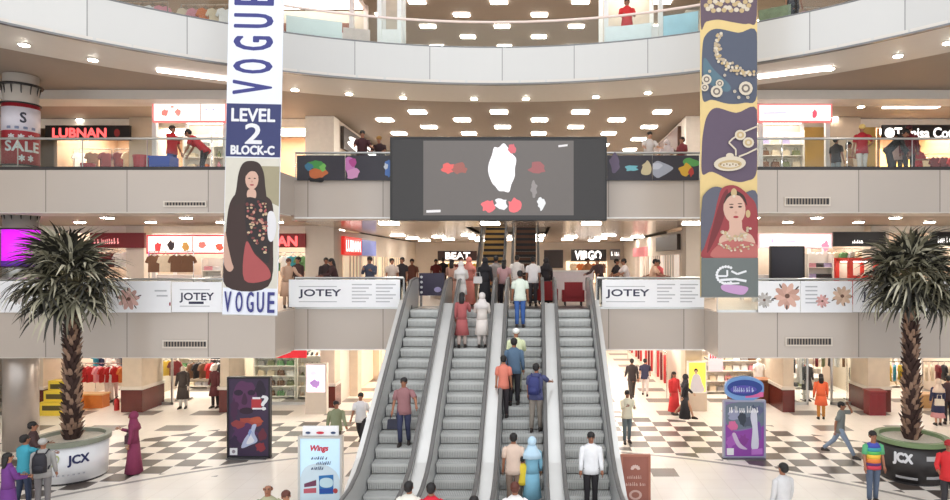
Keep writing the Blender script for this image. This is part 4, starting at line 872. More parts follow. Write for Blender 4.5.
for k in range(3):
    o = lightfield(CLX + .03, 27.9 + 4 * k, CLX + .12, 30.9 + 4 * k, 2.9, 'tall warm lit shop window on the left ground floor corridor wall', 'lit shop windows of the left corridor', mat((255, 224, 170), .5, emit=1.0, vary=.2, scale=1.5), 'lit_shop_window'); bpy.data.objects.remove(o)
    struct('window_%d' % (5 + k), MB().box((CLX + .01, 28 + 4 * k, .1), (CLX + .1, 30.8 + 4 * k, 2.6), mat((240, 200, 150), .5, emit=.6, vary=.25, scale=1.5)))
# first floor shops
FR = mat((238, 232, 228), .45)
KIOL = emis((255, 248, 240), 3.5)
def kiosk(label, x0, x1, y0, y1, z0, z1, m=FR, counter_h=1.0):
    t = thing('kiosk', label, 'kiosk', ((x0 + x1) / 2, (y0 + y1) / 2, z0)); W, D, H = x1 - x0, y1 - y0, z1 - z0
    for sx in (-1, 1):
        for sy in (-1, 1): MB().box((sx * W/2 - .07, sy * D/2 - .07, 0), (sx * W/2 + .07, sy * D/2 + .07, H), m).build('post', t)
    MB().box((-W/2, -D/2, H - .12), (W/2, D/2, H), m).build('canopy', t); MB().box((-W/2 + .1, -D/2 + .1, H - .16), (W/2 - .1, D/2 - .1, H - .12), KIOL).build('ceiling_lamp', t)
    if counter_h: MB().box((-W/2 + .07, -D/2, 0), (W/2 - .07, -D/2 + .35, counter_h), m).build('counter', t)
    MB().box((-W/2 + .07, D/2 - .05, .1), (W/2 - .07, D/2, H - .2), mat((204, 188, 170), .5, vary=.2, scale=3)).build('back_panel', t); return t
kiosk('white framed open shop under the pictured sign, first floor left', -13.95, -11.25, 23.6, 25.0, Z1, 6.75)
shelf(-11.9, -11.2, 23.0, Z1, 1.6, 4, 'folded_shirt', ['lilac', 'white', 'yellow', 'pink'], 'white shelf of bright goods under the fruit sign', 'on the shelf under the fruit sign', 'goods under the fruit sign', .3)
rack(-13.8, -12.2, 23.0, Z1, 5.95, ['black', 'cream', 'grey', 'brown'], 'under the pictured sign, first floor left', 'clothes under the pictured sign', 'shirt', 15, .34)
kiosk('white shop frame around a dark display, first floor right', 8.15, 10.75, 23.6, 25.0, Z1, 6.6)
b = Board('television', 'big dark blank display screen in the white shop frame, first floor right', 'screen', 770.5, 247.5, 802, 282, 23.2, mat((30, 28, 38), .3, emit=.05), .1, edge=BLACK)
MB().box((-.1, -.08, -(b.o.location.z - Z1)), (.1, -.02, 0), DSTEEL).build('stand_leg', b.o)
shelf(9.9, 10.8, 23.0, Z1, 1.75, 4, 'folded_shirt', ['lilac', 'pink', 'cream', 'black'], 'shelf of pale goods right of the dark display', 'on the shelf right of the dark display', 'goods right of the dark display', .26)
rack(11.3, 13.6, 26.3, Z1, 6.1, ['cream', 'white', 'olive', 'grey', 'green'], 'under the black sign, first floor right', 'clothes under the black sign first floor right', 'shirt', 30, .3)
kiosk('small red stall left of the right palm crown, first floor', 11.0, 11.9, 22.2, 23.2, Z1, 5.85, mat((206, 56, 40), .5))
rack(-18.5, -16.2, 26.4, Z1, 6.1, ['red', 'white', 'maroon', 'grey', 'pink'], 'behind the left palm crown', 'clothes behind the left palm crown', 'shirt', 30, .3)
rack(-11.0, -9.1, 26.4, Z1, 5.95, ['cream', 'teal', 'white', 'green'], 'under the red sign beside the banner', 'clothes under the red sign', 'shirt', 30, .3)
for i in range(4):
    struct('window_%d' % (10 + i), MB().box((CLX + .01, 26.2 + 2.9 * i, Z1 + .1), (CLX + .08, 28.4 + 2.9 * i, 5.95), mat((236, 214, 184), .5, emit=.5, vary=.3, scale=2))); struct('window_%d' % (20 + i), MB().box((CRX - .08, 26.2 + 2.9 * i, Z1 + .1), (CRX - .01, 28.4 + 2.9 * i, 6.0), mat((226, 212, 200), .5, emit=.5, vary=.3, scale=2)))
    for k in range(3): struct('trim_mullion', MB().box((CLX + .08, 26.9 + 2.9 * i + .5 * k, Z1 + .1), (CLX + .14, 26.96 + 2.9 * i + .5 * k, 5.95), BEIGE)); struct('trim_mullion', MB().box((CRX - .14, 26.9 + 2.9 * i + .5 * k, Z1 + .1), (CRX - .08, 26.96 + 2.9 * i + .5 * k, 6.0), BEIGE))
for i, (x0, x1) in enumerate(((-6.2, -3.3), (2.2, 4.9))):
    struct('window_%d' % (30 + i), MB().box((x0, 42.38, Z1 + .1), (x1, 42.48, 5.75), mat((255, 232, 200), .5, emit=1.1, vary=.35, scale=3)))
    rack(x0 + .2, x1 - .2, 41.4, Z1, 5.6, ['cream', 'orange', 'yellow', 'brown'], 'at the back under the %s white lettered sign' % ('left', 'right')[i], 'clothes at the back, %s' % ('left', 'right')[i], 'shirt', 20, .4)
# landing furniture
t = thing('landing_sign', 'dark purple low display board with white discs at the leftmost escalator head', 'sign', PX(432, 300, 21.4)); t.location.z = Z1
MB().box((-.42, -.06, .35), (.42, .06, 1.1), mat((44, 32, 60), .4, vary=.2)).build('panel', t); MB().prism(ell(.2, .55, .12, .09, 12), -.075, -.06, mat((170, 160, 200), .5), 'y').build('picture', t)
for k in range(4): MB().prism(ell(-.34, .46 + .17 * k, .045, .045, 10), -.075, -.06, PWHITE, 'y').build('disc', t)
for s in (-.36, .36): MB().box((s - .03, -.05, 0), (s + .03, .05, .35), DSTEEL).build('leg', t)
t = thing('armchair', 'red upholstered chair at the head of the rightmost escalator', 'chair', PX(573, 305, 21.6), 180); t.location.z = Z1
RU = mat((136, 26, 30), .7)
MB().box((-.38, -.35, .18), (.38, .35, .46), RU).build('seat', t); MB().box((-.38, .28, .4), (.38, .42, 1.0), RU).build('backrest', t)
for s in (-1, 1):
    MB().box((s * .38 - .08, -.35, .18), (s * .38 + .08, .35, .66), RU).build('armrest', t)
    for q in (-.28, .3): MB().tube([(s * .34, q, 0), (s * .34, q, .18)], .03, DARK, 6).build('leg', t)
t.scale = (.8, .8, .8)
c = dup(t); c.location.x -= .85; c.location.y += .8; c['label'] = 'red upholstered chair further left and back beside the upper escalator'
counter('white low counter right of the upper escalators on the landing', .75, 2.3, 24.4, 25.0, Z1, 1.15, mat((226, 214, 216), .5), WHITE)
# second floor shops and things
kiosk('white framed shop behind the two red shirted workers', -13.05, -10.6, 22.1, 24.2, Z2, 11.05, FR, 0)
shelf(-12.9, -11.9, 23.6, Z2, 2.2, 5, 'folded_shirt', ['white', 'cream', 'orange', 'grey'], 'white shelf at the back of the shop behind the workers', 'on the shelf behind the workers', 'goods behind the workers')
shelf(-11.8, -10.7, 23.6, Z2, 2.2, 5, 'bottle', ['white', 'olive', 'teal', 'pink', 'brown'], 'white shelf of bottles right of the workers', 'on the shelf right of the workers', 'bottles right of the workers', .2)
kiosk('white framed shop right of the jewellery banner, second floor', 7.85, 10.15, 22.1, 24.2, Z2, 11.05, FR, 0)
shelf(8.0, 10.0, 23.6, Z2, 2.3, 5, 'handbag', ['cream', 'olive', 'white', 'brown', 'lilac'], 'shelf of pale bags in the white framed shop, second floor right', 'on the shelf in the white framed shop, second floor right', 'bags second floor right', .36)
rack(-18.9, -17.3, 26.3, Z2, 10.2, ['brown', 'orange', 'maroon', 'cream', 'white'], 'under the sign with glowing red capitals, left part', 'clothes under the glowing red capitals left', 'shirt', 55, .4)
rack(-17.2, -16.0, 26.3, Z2, 10.2, ['maroon', 'red', 'cream', 'white', 'brown'], 'under the sign with glowing red capitals, right part', 'clothes under the glowing red capitals right', 'shirt', 55, .36)
shelf(-18.9, -17.6, 28.9, Z2, 2.2, 5, 'folded_shirt', ['brown', 'cream', 'maroon', 'orange', 'olive'], 'brown wall shelf of folded clothes under the glowing red capitals', 'on the brown shelf under the glowing red capitals', 'folded clothes under the red capitals', .34, WOOD)
shelf(-17.5, -16.3, 28.9, Z2, 2.2, 5, 'folded_shirt', ['red', 'cream', 'maroon', 'white', 'brown'], 'second brown wall shelf right of the other under the glowing red capitals', 'on the second brown shelf under the glowing red capitals', 'folded clothes under the red capitals, second shelf', .34, WOOD)
struct('window_40', MB().box((13.9, 29.38, Z2), (18.5, 29.48, 10.9), mat((255, 206, 110), .5, emit=.9, vary=.35, scale=3)))
rack(15.6, 17.8, 26.3, Z2, 10.0, ['maroon', 'red', 'cream', 'maroon'], 'under the black sign with script lettering', 'clothes under the script sign', 'shirt', 15, .36)
struct('wall_olive', MB().box((10.6, 25.4, Z2), (13.6, 25.5, 11.05), mat((190, 156, 84), .6, vary=.1, scale=2)))
def bin_(label, loc, m, w=.5, h=.5, cat='bin'):
    t = thing('storage_bin', label, cat, loc); MB().rings([(0, 0, 0, w * .42, w * .34), (0, 0, h, w * .5, w * .4)], m, 14).build('tub', t); MB().rings([(0, 0, h, w * .53, w * .43), (0, 0, h + .05, w * .53, w * .43)], m, 14).build('rim', t); return t
def PZ(px, Y, z): return ((px - XP) * Y / F, Y, z)
BLB = mat((34, 70, 170), .5)
def crate(label, loc, w, d, h, m):
    t = thing('crate', label, 'crate', loc); MB().box((-w/2, -d/2, 0), (w/2, d/2, .04), m).box((-w/2, -d/2, .04), (w/2, -d/2 + .04, h), m).box((-w/2, d/2 - .04, .04), (w/2, d/2, h), m).box((-w/2, -d/2 + .04, .04), (-w/2 + .04, d/2 - .04, h), m).box((w/2 - .04, -d/2 + .04, .04), (w/2, d/2 - .04, h), m).build('body', t)
    MB().box((-w/2 - .02, -d/2 - .02, h - .06), (w/2 + .02, -d/2, h), m).build('lip', t); return t
crate('big blue plastic crate at the feet of the left red shirted worker', PZ(164, 19.4, Z2), .62, .5, .62, BLB)
crate('flat blue crate at the feet of the bending red shirted worker', PZ(199, 19.3, Z2), .95, .5, .28, BLB)
bin_('red plastic bin left of the blue crate, second floor', PZ(142, 19.4, Z2), REDP, .5, .62)
bin_('small red tub at the glass under the glowing red capitals', PZ(88, 19.2, Z2), REDP, .4, .34)
t = thing('stool', 'dark tall stool frame left of the blue crate', 'stool', PZ(147, 20.4, Z2)); MB().box((-.2, -.2, .72), (.2, .2, .78), DARK).build('seat', t)
for sx in (-.17, .17):
    for sy in (-.17, .17): MB().tube([(sx, sy, 0), (sx * .9, sy * .9, .72)], .025, DARK, 6).build('leg', t)
# third floor
kiosk('white glass sided kiosk on the upper balcony left of the centre', -5.0, -4.35, 20.9, 21.5, Z3, 15.2, WHITE, 1.0)
def glass_screen(label, x0, y0, x1, y1, Y, m): return Board('glass_poster', label, 'panel', x0, y0, x1, y1, Y, m, .03)
def ringY(px): 
    # depth of the round balcony edge seen at a picture column
    k = (px - XP) / F; a = 1 + k * k; bq = -2 * (k * RC.x + RC.y); c = RC.x**2 + RC.y**2 - (RR + .35)**2
    return (-bq + math.sqrt(bq * bq - 4 * a * c)) / (2 * a)
def ring_panel(label, px0, px1, z0, z1, m, nseg=6, off=.2, edge=None):
    t = thing('balcony_panel', label, 'panel', (0, 0, z0)); 
    def ang(px):
        Y = ringY(px); return math.degrees(math.atan2(Y - RC.y, (px - XP) * Y / F - RC.x))
    mb = MB(); sector(mb, RR + off, RR + off + .03, 0, z1 - z0, m, ang(px1), ang(px0), nseg); mb.build('panel', t)
    if edge: e = MB(); sector(e, RR + off - .01, RR + off + .04, z1 - z0 - .04, z1 - z0, edge, ang(px1), ang(px0), nseg); e.build('edge_strip', t)
    return t
FROST = mat((238, 243, 240), .4, vary=.03)
ring_panel('pale frosted white panel on the upper balcony left of the centre', 286, 342, Z3T + .08, 13.0, FROST); ring_panel('small pale pink panel beside the frosted one on the upper balcony', 343, 370, Z3T + .08, 12.85, mat((222, 200, 190), .5, vary=.15, scale=5))
ring_panel('white glossy kiosk front on the upper balcony right of the centre', 606, 652, Z3T + .1, 12.95, mat((244, 246, 246), .3)); ring_panel('pale blue printed poster on the upper balcony beside the jewellery banner', 664, 699, Z3T + .05, 13.1, mat((186, 224, 238), .4, vary=.25, scale=2)); ring_panel('green and white panel on the upper balcony just right of the jewellery banner', 760, 792, Z3T + .05, 12.8, mat((150, 160, 130), .5, vary=.4, scale=5))
kiosk('white kiosk with a red shirted person, upper balcony right', 2.35, 4.1, 20.6, 22.2, Z3, 15.0, WHITE, 1.0)
kiosk('white counter kiosk with reddish shelf, upper balcony left', -9.3, -6.0, 21.2, 23.0, Z3, 14.9, mat((236, 220, 214), .5), 1.0)
shelf(-9.0, -6.4, 22.4, Z3, 1.9, 3, 'handbag', ['brown', 'cream', 'orange', 'red'], 'brown goods shelf in the upper left kiosk', 'in the upper left kiosk', 'goods in the upper left kiosk', .4, WOOD)
for nm, xs in (('left', (-12.5, -10.6)), ('right', (8.6, 10.6))):
    for k, x in enumerate(xs): rack(x - .8, x + .8, 22.0 - abs(x) * .12, Z3, 13.9, ['brown', 'cream', 'pink', 'red', 'white', 'orange'], 'on the upper balcony, %s side, rack by the %s' % (nm, ('outer end', 'inner end')[k] if nm == 'left' else ('inner end', 'outer end')[k]), 'clothes on the upper balcony %s %d' % (nm, k), 'shirt', 30, .3)
for k in range(9):
    px = 404 + k * 22; 
    if 395 < px < 596:
        Y = ringY(px) + .25; t = thing('planter_box', 'low dark trough at the foot of the upper balcony glass', 'planter', ((px - XP) * Y / F, Y, Z3), 0, 'dark troughs along the upper balcony'); MB().box((-.3, -.1, 0), (.3, .1, .22), DARK).build('trough', t); q = MB()
        for j in range(7): q.ball((-.26 + .085 * j, 0, .24 + .02 * (j % 2)), (.06, .06, .05), mat((96, 92, 78), .8, vary=.3), 6, 4)
        tag(q.build('pebbles', t), None, None, None, 'stuff')
# ================================================================ PALMS IN ROUND PLANTERS
def frond_mesh(seed, L=.95, green=0):
    q = random.Random(seed); mb = MB()
    g = [mat((90, 86, 68), .6, vary=.3, scale=4), mat((136, 132, 108), .6, vary=.3, scale=4), mat((44, 42, 34), .6, vary=.3, scale=4), mat((186, 180, 156), .6, vary=.2, scale=4)]  # palest tone paints bright highlights onto some leaflets
    pet = .62
    mb.tube([(0, 0, 0), (0, pet * .5, .04), (0, pet, .02)], [.022, .017, .012], mat((128, 120, 84), .6), 5)
    n = 21
    for k in range(n):
        a = math.radians(-112 + 224 * k / (n - 1)) + q.uniform(-.04, .04)
        ln = L * (1 - .38 * (abs(a) / 2.0) ** 2) * q.uniform(.85, 1.05); d = Vector((math.sin(a), math.cos(a), 0)); s = Vector((d.y, -d.x, 0))
        m = g[q.choice((0, 0, 1, 2, 2, 3))]; vs = []; droop = q.uniform(.12, .55)
        for j in range(6):
            t = j / 5; w = .046 * (1 - t) ** .6 * (1.0 if j else .5) + .003
            p = Vector((0, pet, .02)) + d * ln * (t - .12 * t * t) + Vector((0, 0, .10 * math.sin(t * 2.2) - droop * ln * t ** 2.6))
            vs += [p - s * w, p + Vector((0, 0, .014 * (1 - t))), p + s * w]
        fs = []
        for j in range(5):
            b = 3 * j; fs += [(b, b+1, b+4, b+3), (b+1, b+2, b+5, b+4)]
        mb.add(vs, fs, m)
    return mb.mesh('frond')
FM = [frond_mesh(i) for i in range(4)]
def palm(px, label, zb, seed):
    q = random.Random(seed); Yc = 17.0; x = (px - XP) * Yc / F
    t = thing('palm_tree', label, 'palm', (x, Yc, zb)); H = 5.15 - zb
    bark = mat((62, 42, 36), .85, vary=.4, scale=14); bark2 = mat((150, 120, 100), .85, vary=.35, scale=14)
    rad = lambda z: .2 - .05 * min(1, z / (H * .9))
    mb = MB().tube([(0, 0, z * H / 8) for z in range(9)], [rad(z * H / 8) * .86 for z in range(9)], bark, 12)
    rows_ = 30
    for r in range(rows_):
        z = .02 + r * (H - .25) / rows_; n = 9
        for k in range(n):
            a = 2 * math.pi * (k + .5 * (r % 2)) / n + q.uniform(-.1, .1); rr_ = rad(z)
            o = Vector((math.cos(a), math.sin(a), 0)); s = Vector((-o.y, o.x, 0)); w = .062
            b0 = o * rr_ * .84 + Vector((0, 0, z)); tip = o * (rr_ + q.uniform(.05, .11)) + Vector((0, 0, z + q.uniform(.17, .24)))
            mb.add([b0 - s * w, b0 + s * w, tip + s * w * .45, tip - s * w * .45, b0 + Vector((0, 0, .12)) - s * w * .6, b0 + Vector((0, 0, .12)) + s * w * .6], [(0, 1, 2, 3), (4, 3, 2, 5), (0, 3, 4), (1, 5, 2)], bark2 if q.random() < .5 else bark)
    mb.build('trunk', t)
    MB().rings([(0, 0, H - .35, .2, .2), (0, 0, H - .1, .27, .27), (0, 0, H + .2, .2, .2), (0, 0, H + .5, .08, .08)], mat((92, 84, 60), .8, vary=.3), 12).build('crown_shaft', t)
    nf = 58; first = None
    for k in range(nf):
        az = k * 2.39996 + q.uniform(-.2, .2); u = (k + .5) / nf; el = math.radians(84 - 122 * u ** .8) + q.uniform(-.12, .12)
        o = bpy.data.objects.new('frond', FM[k % 4]); COL.objects.link(o); o.parent = t
        sc = q.uniform(1.0, 1.18); toback = math.sin(az) * math.cos(el)      # towards the balcony the leaves have less room
        if toback > .1: sc *= 1 - .38 * toback
        o.scale = (sc, sc, sc); o.location = (0, 0, H + .12 - .25 * u)
        o.rotation_euler = Euler((el, q.uniform(-.35, .35), az - math.pi / 2), 'XYZ')
    return t, x, Yc
def planter(x, y, label, body, rim, h, r0, r1):
    t = thing('round_planter', label, 'planter', (x, y, 0))
    MB().rings([(0, 0, .0, r0 - .04, r0 - .04), (0, 0, .06, r0 - .04, r0 - .04)], DARK, 36).build('base', t)
    MB().rings([(0, 0, .06, r0, r0), (0, 0, h - .14, r1, r1)], body, 40).build('body', t, True)
    prof = [(r1 - .02, h - .14), (r1 + .05, h - .12), (r1 + .06, h), (r1 - .08, h), (r1 - .1, h - .1)]
    vs, fs, n = [], [], 40
    for k in range(n):
        a = 2 * math.pi * k / n; vs += [(r * math.cos(a), r * math.sin(a), z) for r, z in prof]
    L = len(prof)
    for k in range(n):
        for j in range(L): fs.append((k*L+j, ((k+1) % n)*L+j, ((k+1) % n)*L+(j+1) % L, k*L+(j+1) % L))
    MB().add(vs, fs, rim).build('rim', t)
    tag(MB().rings([(0, 0, h - .14, r1 - .08, r1 - .08), (0, 0, h - .09, r1 - .1, r1 - .1)], mat((206, 196, 180), .9, vary=.3, scale=20), 36).build('gravel', t), None, None, None, 'stuff')
    return t
pl, lx, ly = palm(72, 'tall fan palm with scaly trunk in the white planter on the left', 1.0, 5)
pr, rx, ry = palm(911, 'tall fan palm with scaly trunk in the black planter on the right', 1.0, 9)
t = planter(lx, ly, 'round white planter with dark blue letters under the left palm', mat((232, 232, 234), .45, vary=.04), mat((136, 140, 124), .4, vary=.1), 1.1, .8, .84)
text(t, 'JCX', .44, .48, .9, .76, 0, c_(44, 50, 100), bold=.012, bend=.846)
art(t, 'emblem', [(c_(206, 214, 150), ell(.5, .5, .5, .3, 14, .6)), (c_(232, 232, 234), ell(.56, .5, .34, .2, 12, .6))], .3, .4, -.0, -.02, .46, bend=.847)
text(t, '- - - - - - -', .1, .26, .8, .29, 0, c_(190, 190, 196), bold=.004, bend=.842)
t = planter(rx, ry, 'round black planter with white letters and a green rim under the right palm', mat((46, 42, 42), .4, vary=.15, scale=3), mat((118, 138, 98), .45, vary=.1), 1.1, .8, .84)
text(t, 'JCX', -.86, .5, -.42, .8, 0, PWHITE, bold=.02, bend=.846)
def bar(u0, u1, v0, v1, m): art(t, 'printed_bar', [(m, [(k / 6, 0) for k in range(7)] + [(k / 6, 1) for k in range(6, -1, -1)])], u1 - u0, v1 - v0, 0, u0, v0, bend=.842)
bar(-.1, .4, .66, .78, c_(200, 200, 200)); bar(-.8, -.3, .16, .22, c_(170, 168, 168)); bar(-.1, .4, .2, .27, c_(176, 174, 174))
# ================================================================ PEOPLE
SKIN = [(176, 122, 92), (158, 106, 80), (196, 146, 116), (140, 94, 70)]
def skinm(k): return mat(SKIN[k], .55, vary=.06, scale=8)
HAIRM = mat((26, 22, 22), .6, vary=.2); HENNA = mat((92, 46, 34), .6, vary=.2); SHOE = mat((46, 38, 34), .5); PALE = mat((228, 214, 200), .5, vary=.03)
# pose: legs (thigh forward, knee), arms (forward, out, elbow), lean
POSES = {
 'stand': ((2, 3), (-3, 3), (4, 8, 14), (2, 8, 12), 0), 'walk': ((24, 6), (-18, 22), (-20, 7, 14), (24, 7, 26), 3), 'walk2': ((-16, 24), (22, 5), (22, 7, 24), (-18, 7, 14), 3),
 'stride': ((32, 6), (-26, 20), (-20, 10, 20), (95, 14, 112), 4), 'phone': ((4, 3), (-4, 3), (34, 6, 84), (30, 6, 80), 0), 'lean': ((4, 6), (-4, 2), (48, 16, 40), (50, 16, 38), 14),
 'bend': ((16, 10), (6, 4), (62, 8, 14), (58, 8, 10), 44), 'reach': ((5, 3), (-6, 4), (58, 16, 22), (6, 8, 16), 2), 'reach_r': ((5, 3), (-6, 4), (6, 8, 16), (48, 26, 16), 2),
 'step': ((30, 40), (0, 2), (8, 8, 30), (10, 14, 40), 3), 'hands': ((2, 2), (-2, 2), (18, 10, 60), (18, 10, 60), 0), 'bag': ((3, 3), (-4, 4), (26, 10, 90), (4, 7, 10), 2), 'akimbo': ((4, 3), (-5, 3), (-14, 34, 96), (4, 9, 14), 0),
 'descend': ((12, 22), (-4, 14), (6, 12, 20), (40, 30, 20), 2)}
def joints(pose, wd):
    lL, lR, aL, aR, lean = POSES[pose]; r = math.radians; J = {}
    hipz = .93; B = Matrix.Translation((0, 0, hipz)) @ Matrix.Rotation(r(lean), 4, 'X') @ Matrix.Translation((0, 0, -hipz)); J['B'] = B
    def leg(s, a, k):
        h = Vector((s * .09 * wd, 0, hipz)); d = Vector((0, -math.sin(r(a)), -math.cos(r(a)))); kn = h + d * .43
        e = r(a - k); an = kn + Vector((s * .01, -math.sin(e), -math.cos(e))) * .42; return h, kn, an, kn + (an - kn) * 1.0 + Vector((s * .02, -.13, -.045))
    def arm(s, f, o, el):
        sh = Vector((s * .185 * wd, 0, 1.42)); d = Vector((s * math.sin(r(o)), -math.sin(r(f)) * math.cos(r(o)), -math.cos(r(f)) * math.cos(r(o)))); eb = sh + d * .28
        f2 = r(f + el); inw = -s * .35 * (el / 90) if el > 40 else s * math.sin(r(o)) * .5
        if pose == 'akimbo' and s < 0: d2 = Vector((.75, -.25, -.6)).normalized()
        else: d2 = Vector((inw, -math.sin(f2), -math.cos(f2))).normalized()
        wr = eb + d2 * .25; return B @ sh, B @ eb, B @ wr, (B.to_3x3() @ d2)
    J['L'], J['R'] = leg(-1, *lL), leg(1, *lR); J['aL'], J['aR'] = arm(-1, *aL), arm(1, *aR)
    J['drop'] = min(J['L'][2].z, J['R'][2].z) - .085
    return J
_BODY = {}
def skinned(verts, edges, radii, mats_extra=None):
    me = bpy.data.meshes.new('body'); me.from_pydata(verts, edges, []); o = bpy.data.objects.new('body_tmp', me); COL.objects.link(o)
    md = o.modifiers.new('skin', 'SKIN'); md.use_smooth_shade = True; md.branch_smoothing = .6
    for i, s in enumerate(me.skin_vertices[0].data): s.radius = radii[i] if hasattr(radii[i], '__len__') else (radii[i], radii[i]); s.use_root = (i == 0)
    ss = o.modifiers.new('sub', 'SUBSURF'); ss.levels = 1; ss.render_levels = 1
    dg = bpy.context.evaluated_depsgraph_get(); ev = o.evaluated_get(dg); m2 = ev.to_mesh()
    vs = [tuple(v.co) for v in m2.vertices]; fs = [tuple(p.vertices) for p in m2.polygons]; ev.to_mesh_clear()
    bpy.data.objects.remove(o); bpy.data.meshes.remove(me); return vs, fs
def body_geo(pose, wd, headdrop):
    key = (pose, wd, headdrop)
    if key in _BODY: return _BODY[key]
    J = joints(pose, wd); B = J['B']; V, E, RD = [], [], []
    def v(p, r, par=None):
        V.append(tuple(p)); RD.append(r); i = len(V) - 1
        if par is not None: E.append((par, i))
        return i
    p0 = v((0, 0, .95), (.125 * wd, .09)); p1 = v(B @ Vector((0, 0, 1.12)), (.12 * wd, .085), p0); p2 = v(B @ Vector((0, 0, 1.32)), (.14 * wd, .09), p1); p3 = v(B @ Vector((0, 0, 1.44)), (.09, .07), p2); p4 = v(B @ Vector((0, -.01, 1.52)), .052, p3)
    hd = headdrop
    HM = B @ Matrix.Translation((0, -.01, 1.53)) @ Matrix.Rotation(math.radians(hd), 4, 'X') @ Matrix.Translation((0, .01, -1.53)); J['H'] = HM
    h1 = v(HM @ Vector((0, -.03, 1.575)), (.062, .07), p4); h2 = v(HM @ Vector((0, -.015, 1.65)), (.075, .092), h1); h3 = v(HM @ Vector((0, -.01, 1.715)), (.062, .075), h2)
    for s in ('L', 'R'):
        h, k, a, t = J[s]; i = v(h + Vector((0, 0, -.06)), .088, p0); i = v(k, .056, i); i = v(k + (a - k) * .35, .056, i); i = v(a, .036, i); v(t, .03, i)
        sh, eb, wr, d = J['a' + s]; i = v(sh + Vector((0, 0, -.015)), .046, p2); i = v(eb, .041, i); v(wr, .027, i)
    vs, fs = skinned(V, E, RD); _BODY[key] = (vs, fs, J); return _BODY[key]
def add_hand(mb, wr, d, s, m):
    x, y = frame(d); x = Vector((1, 0, 0)) - d * d.x; x = x.normalized() if x.length > .1 else Vector((0, 1, 0)); n = d.cross(x)
    mb.tube([wr - d * .02, wr + d * .03, wr + d * .085], [(.024, .018), (.036, .016), (.036, .013)], m, 8)
    for k, ln in enumerate((.062, .075, .078, .066)):
        b = wr + d * .08 + n * (.027 - .018 * k) ; e = d * .9 + x * (-s * .35); mb.tube([b, b + d * ln * .5, b + d * ln * .5 + e.normalized() * ln * .5], [.0085, .008, .006], m, 5)
    b = wr + d * .03 + n * .03; mb.tube([b, b + n * .025 + d * .03, b + n * .03 + d * .06], [.011, .009, .007], m, 5)
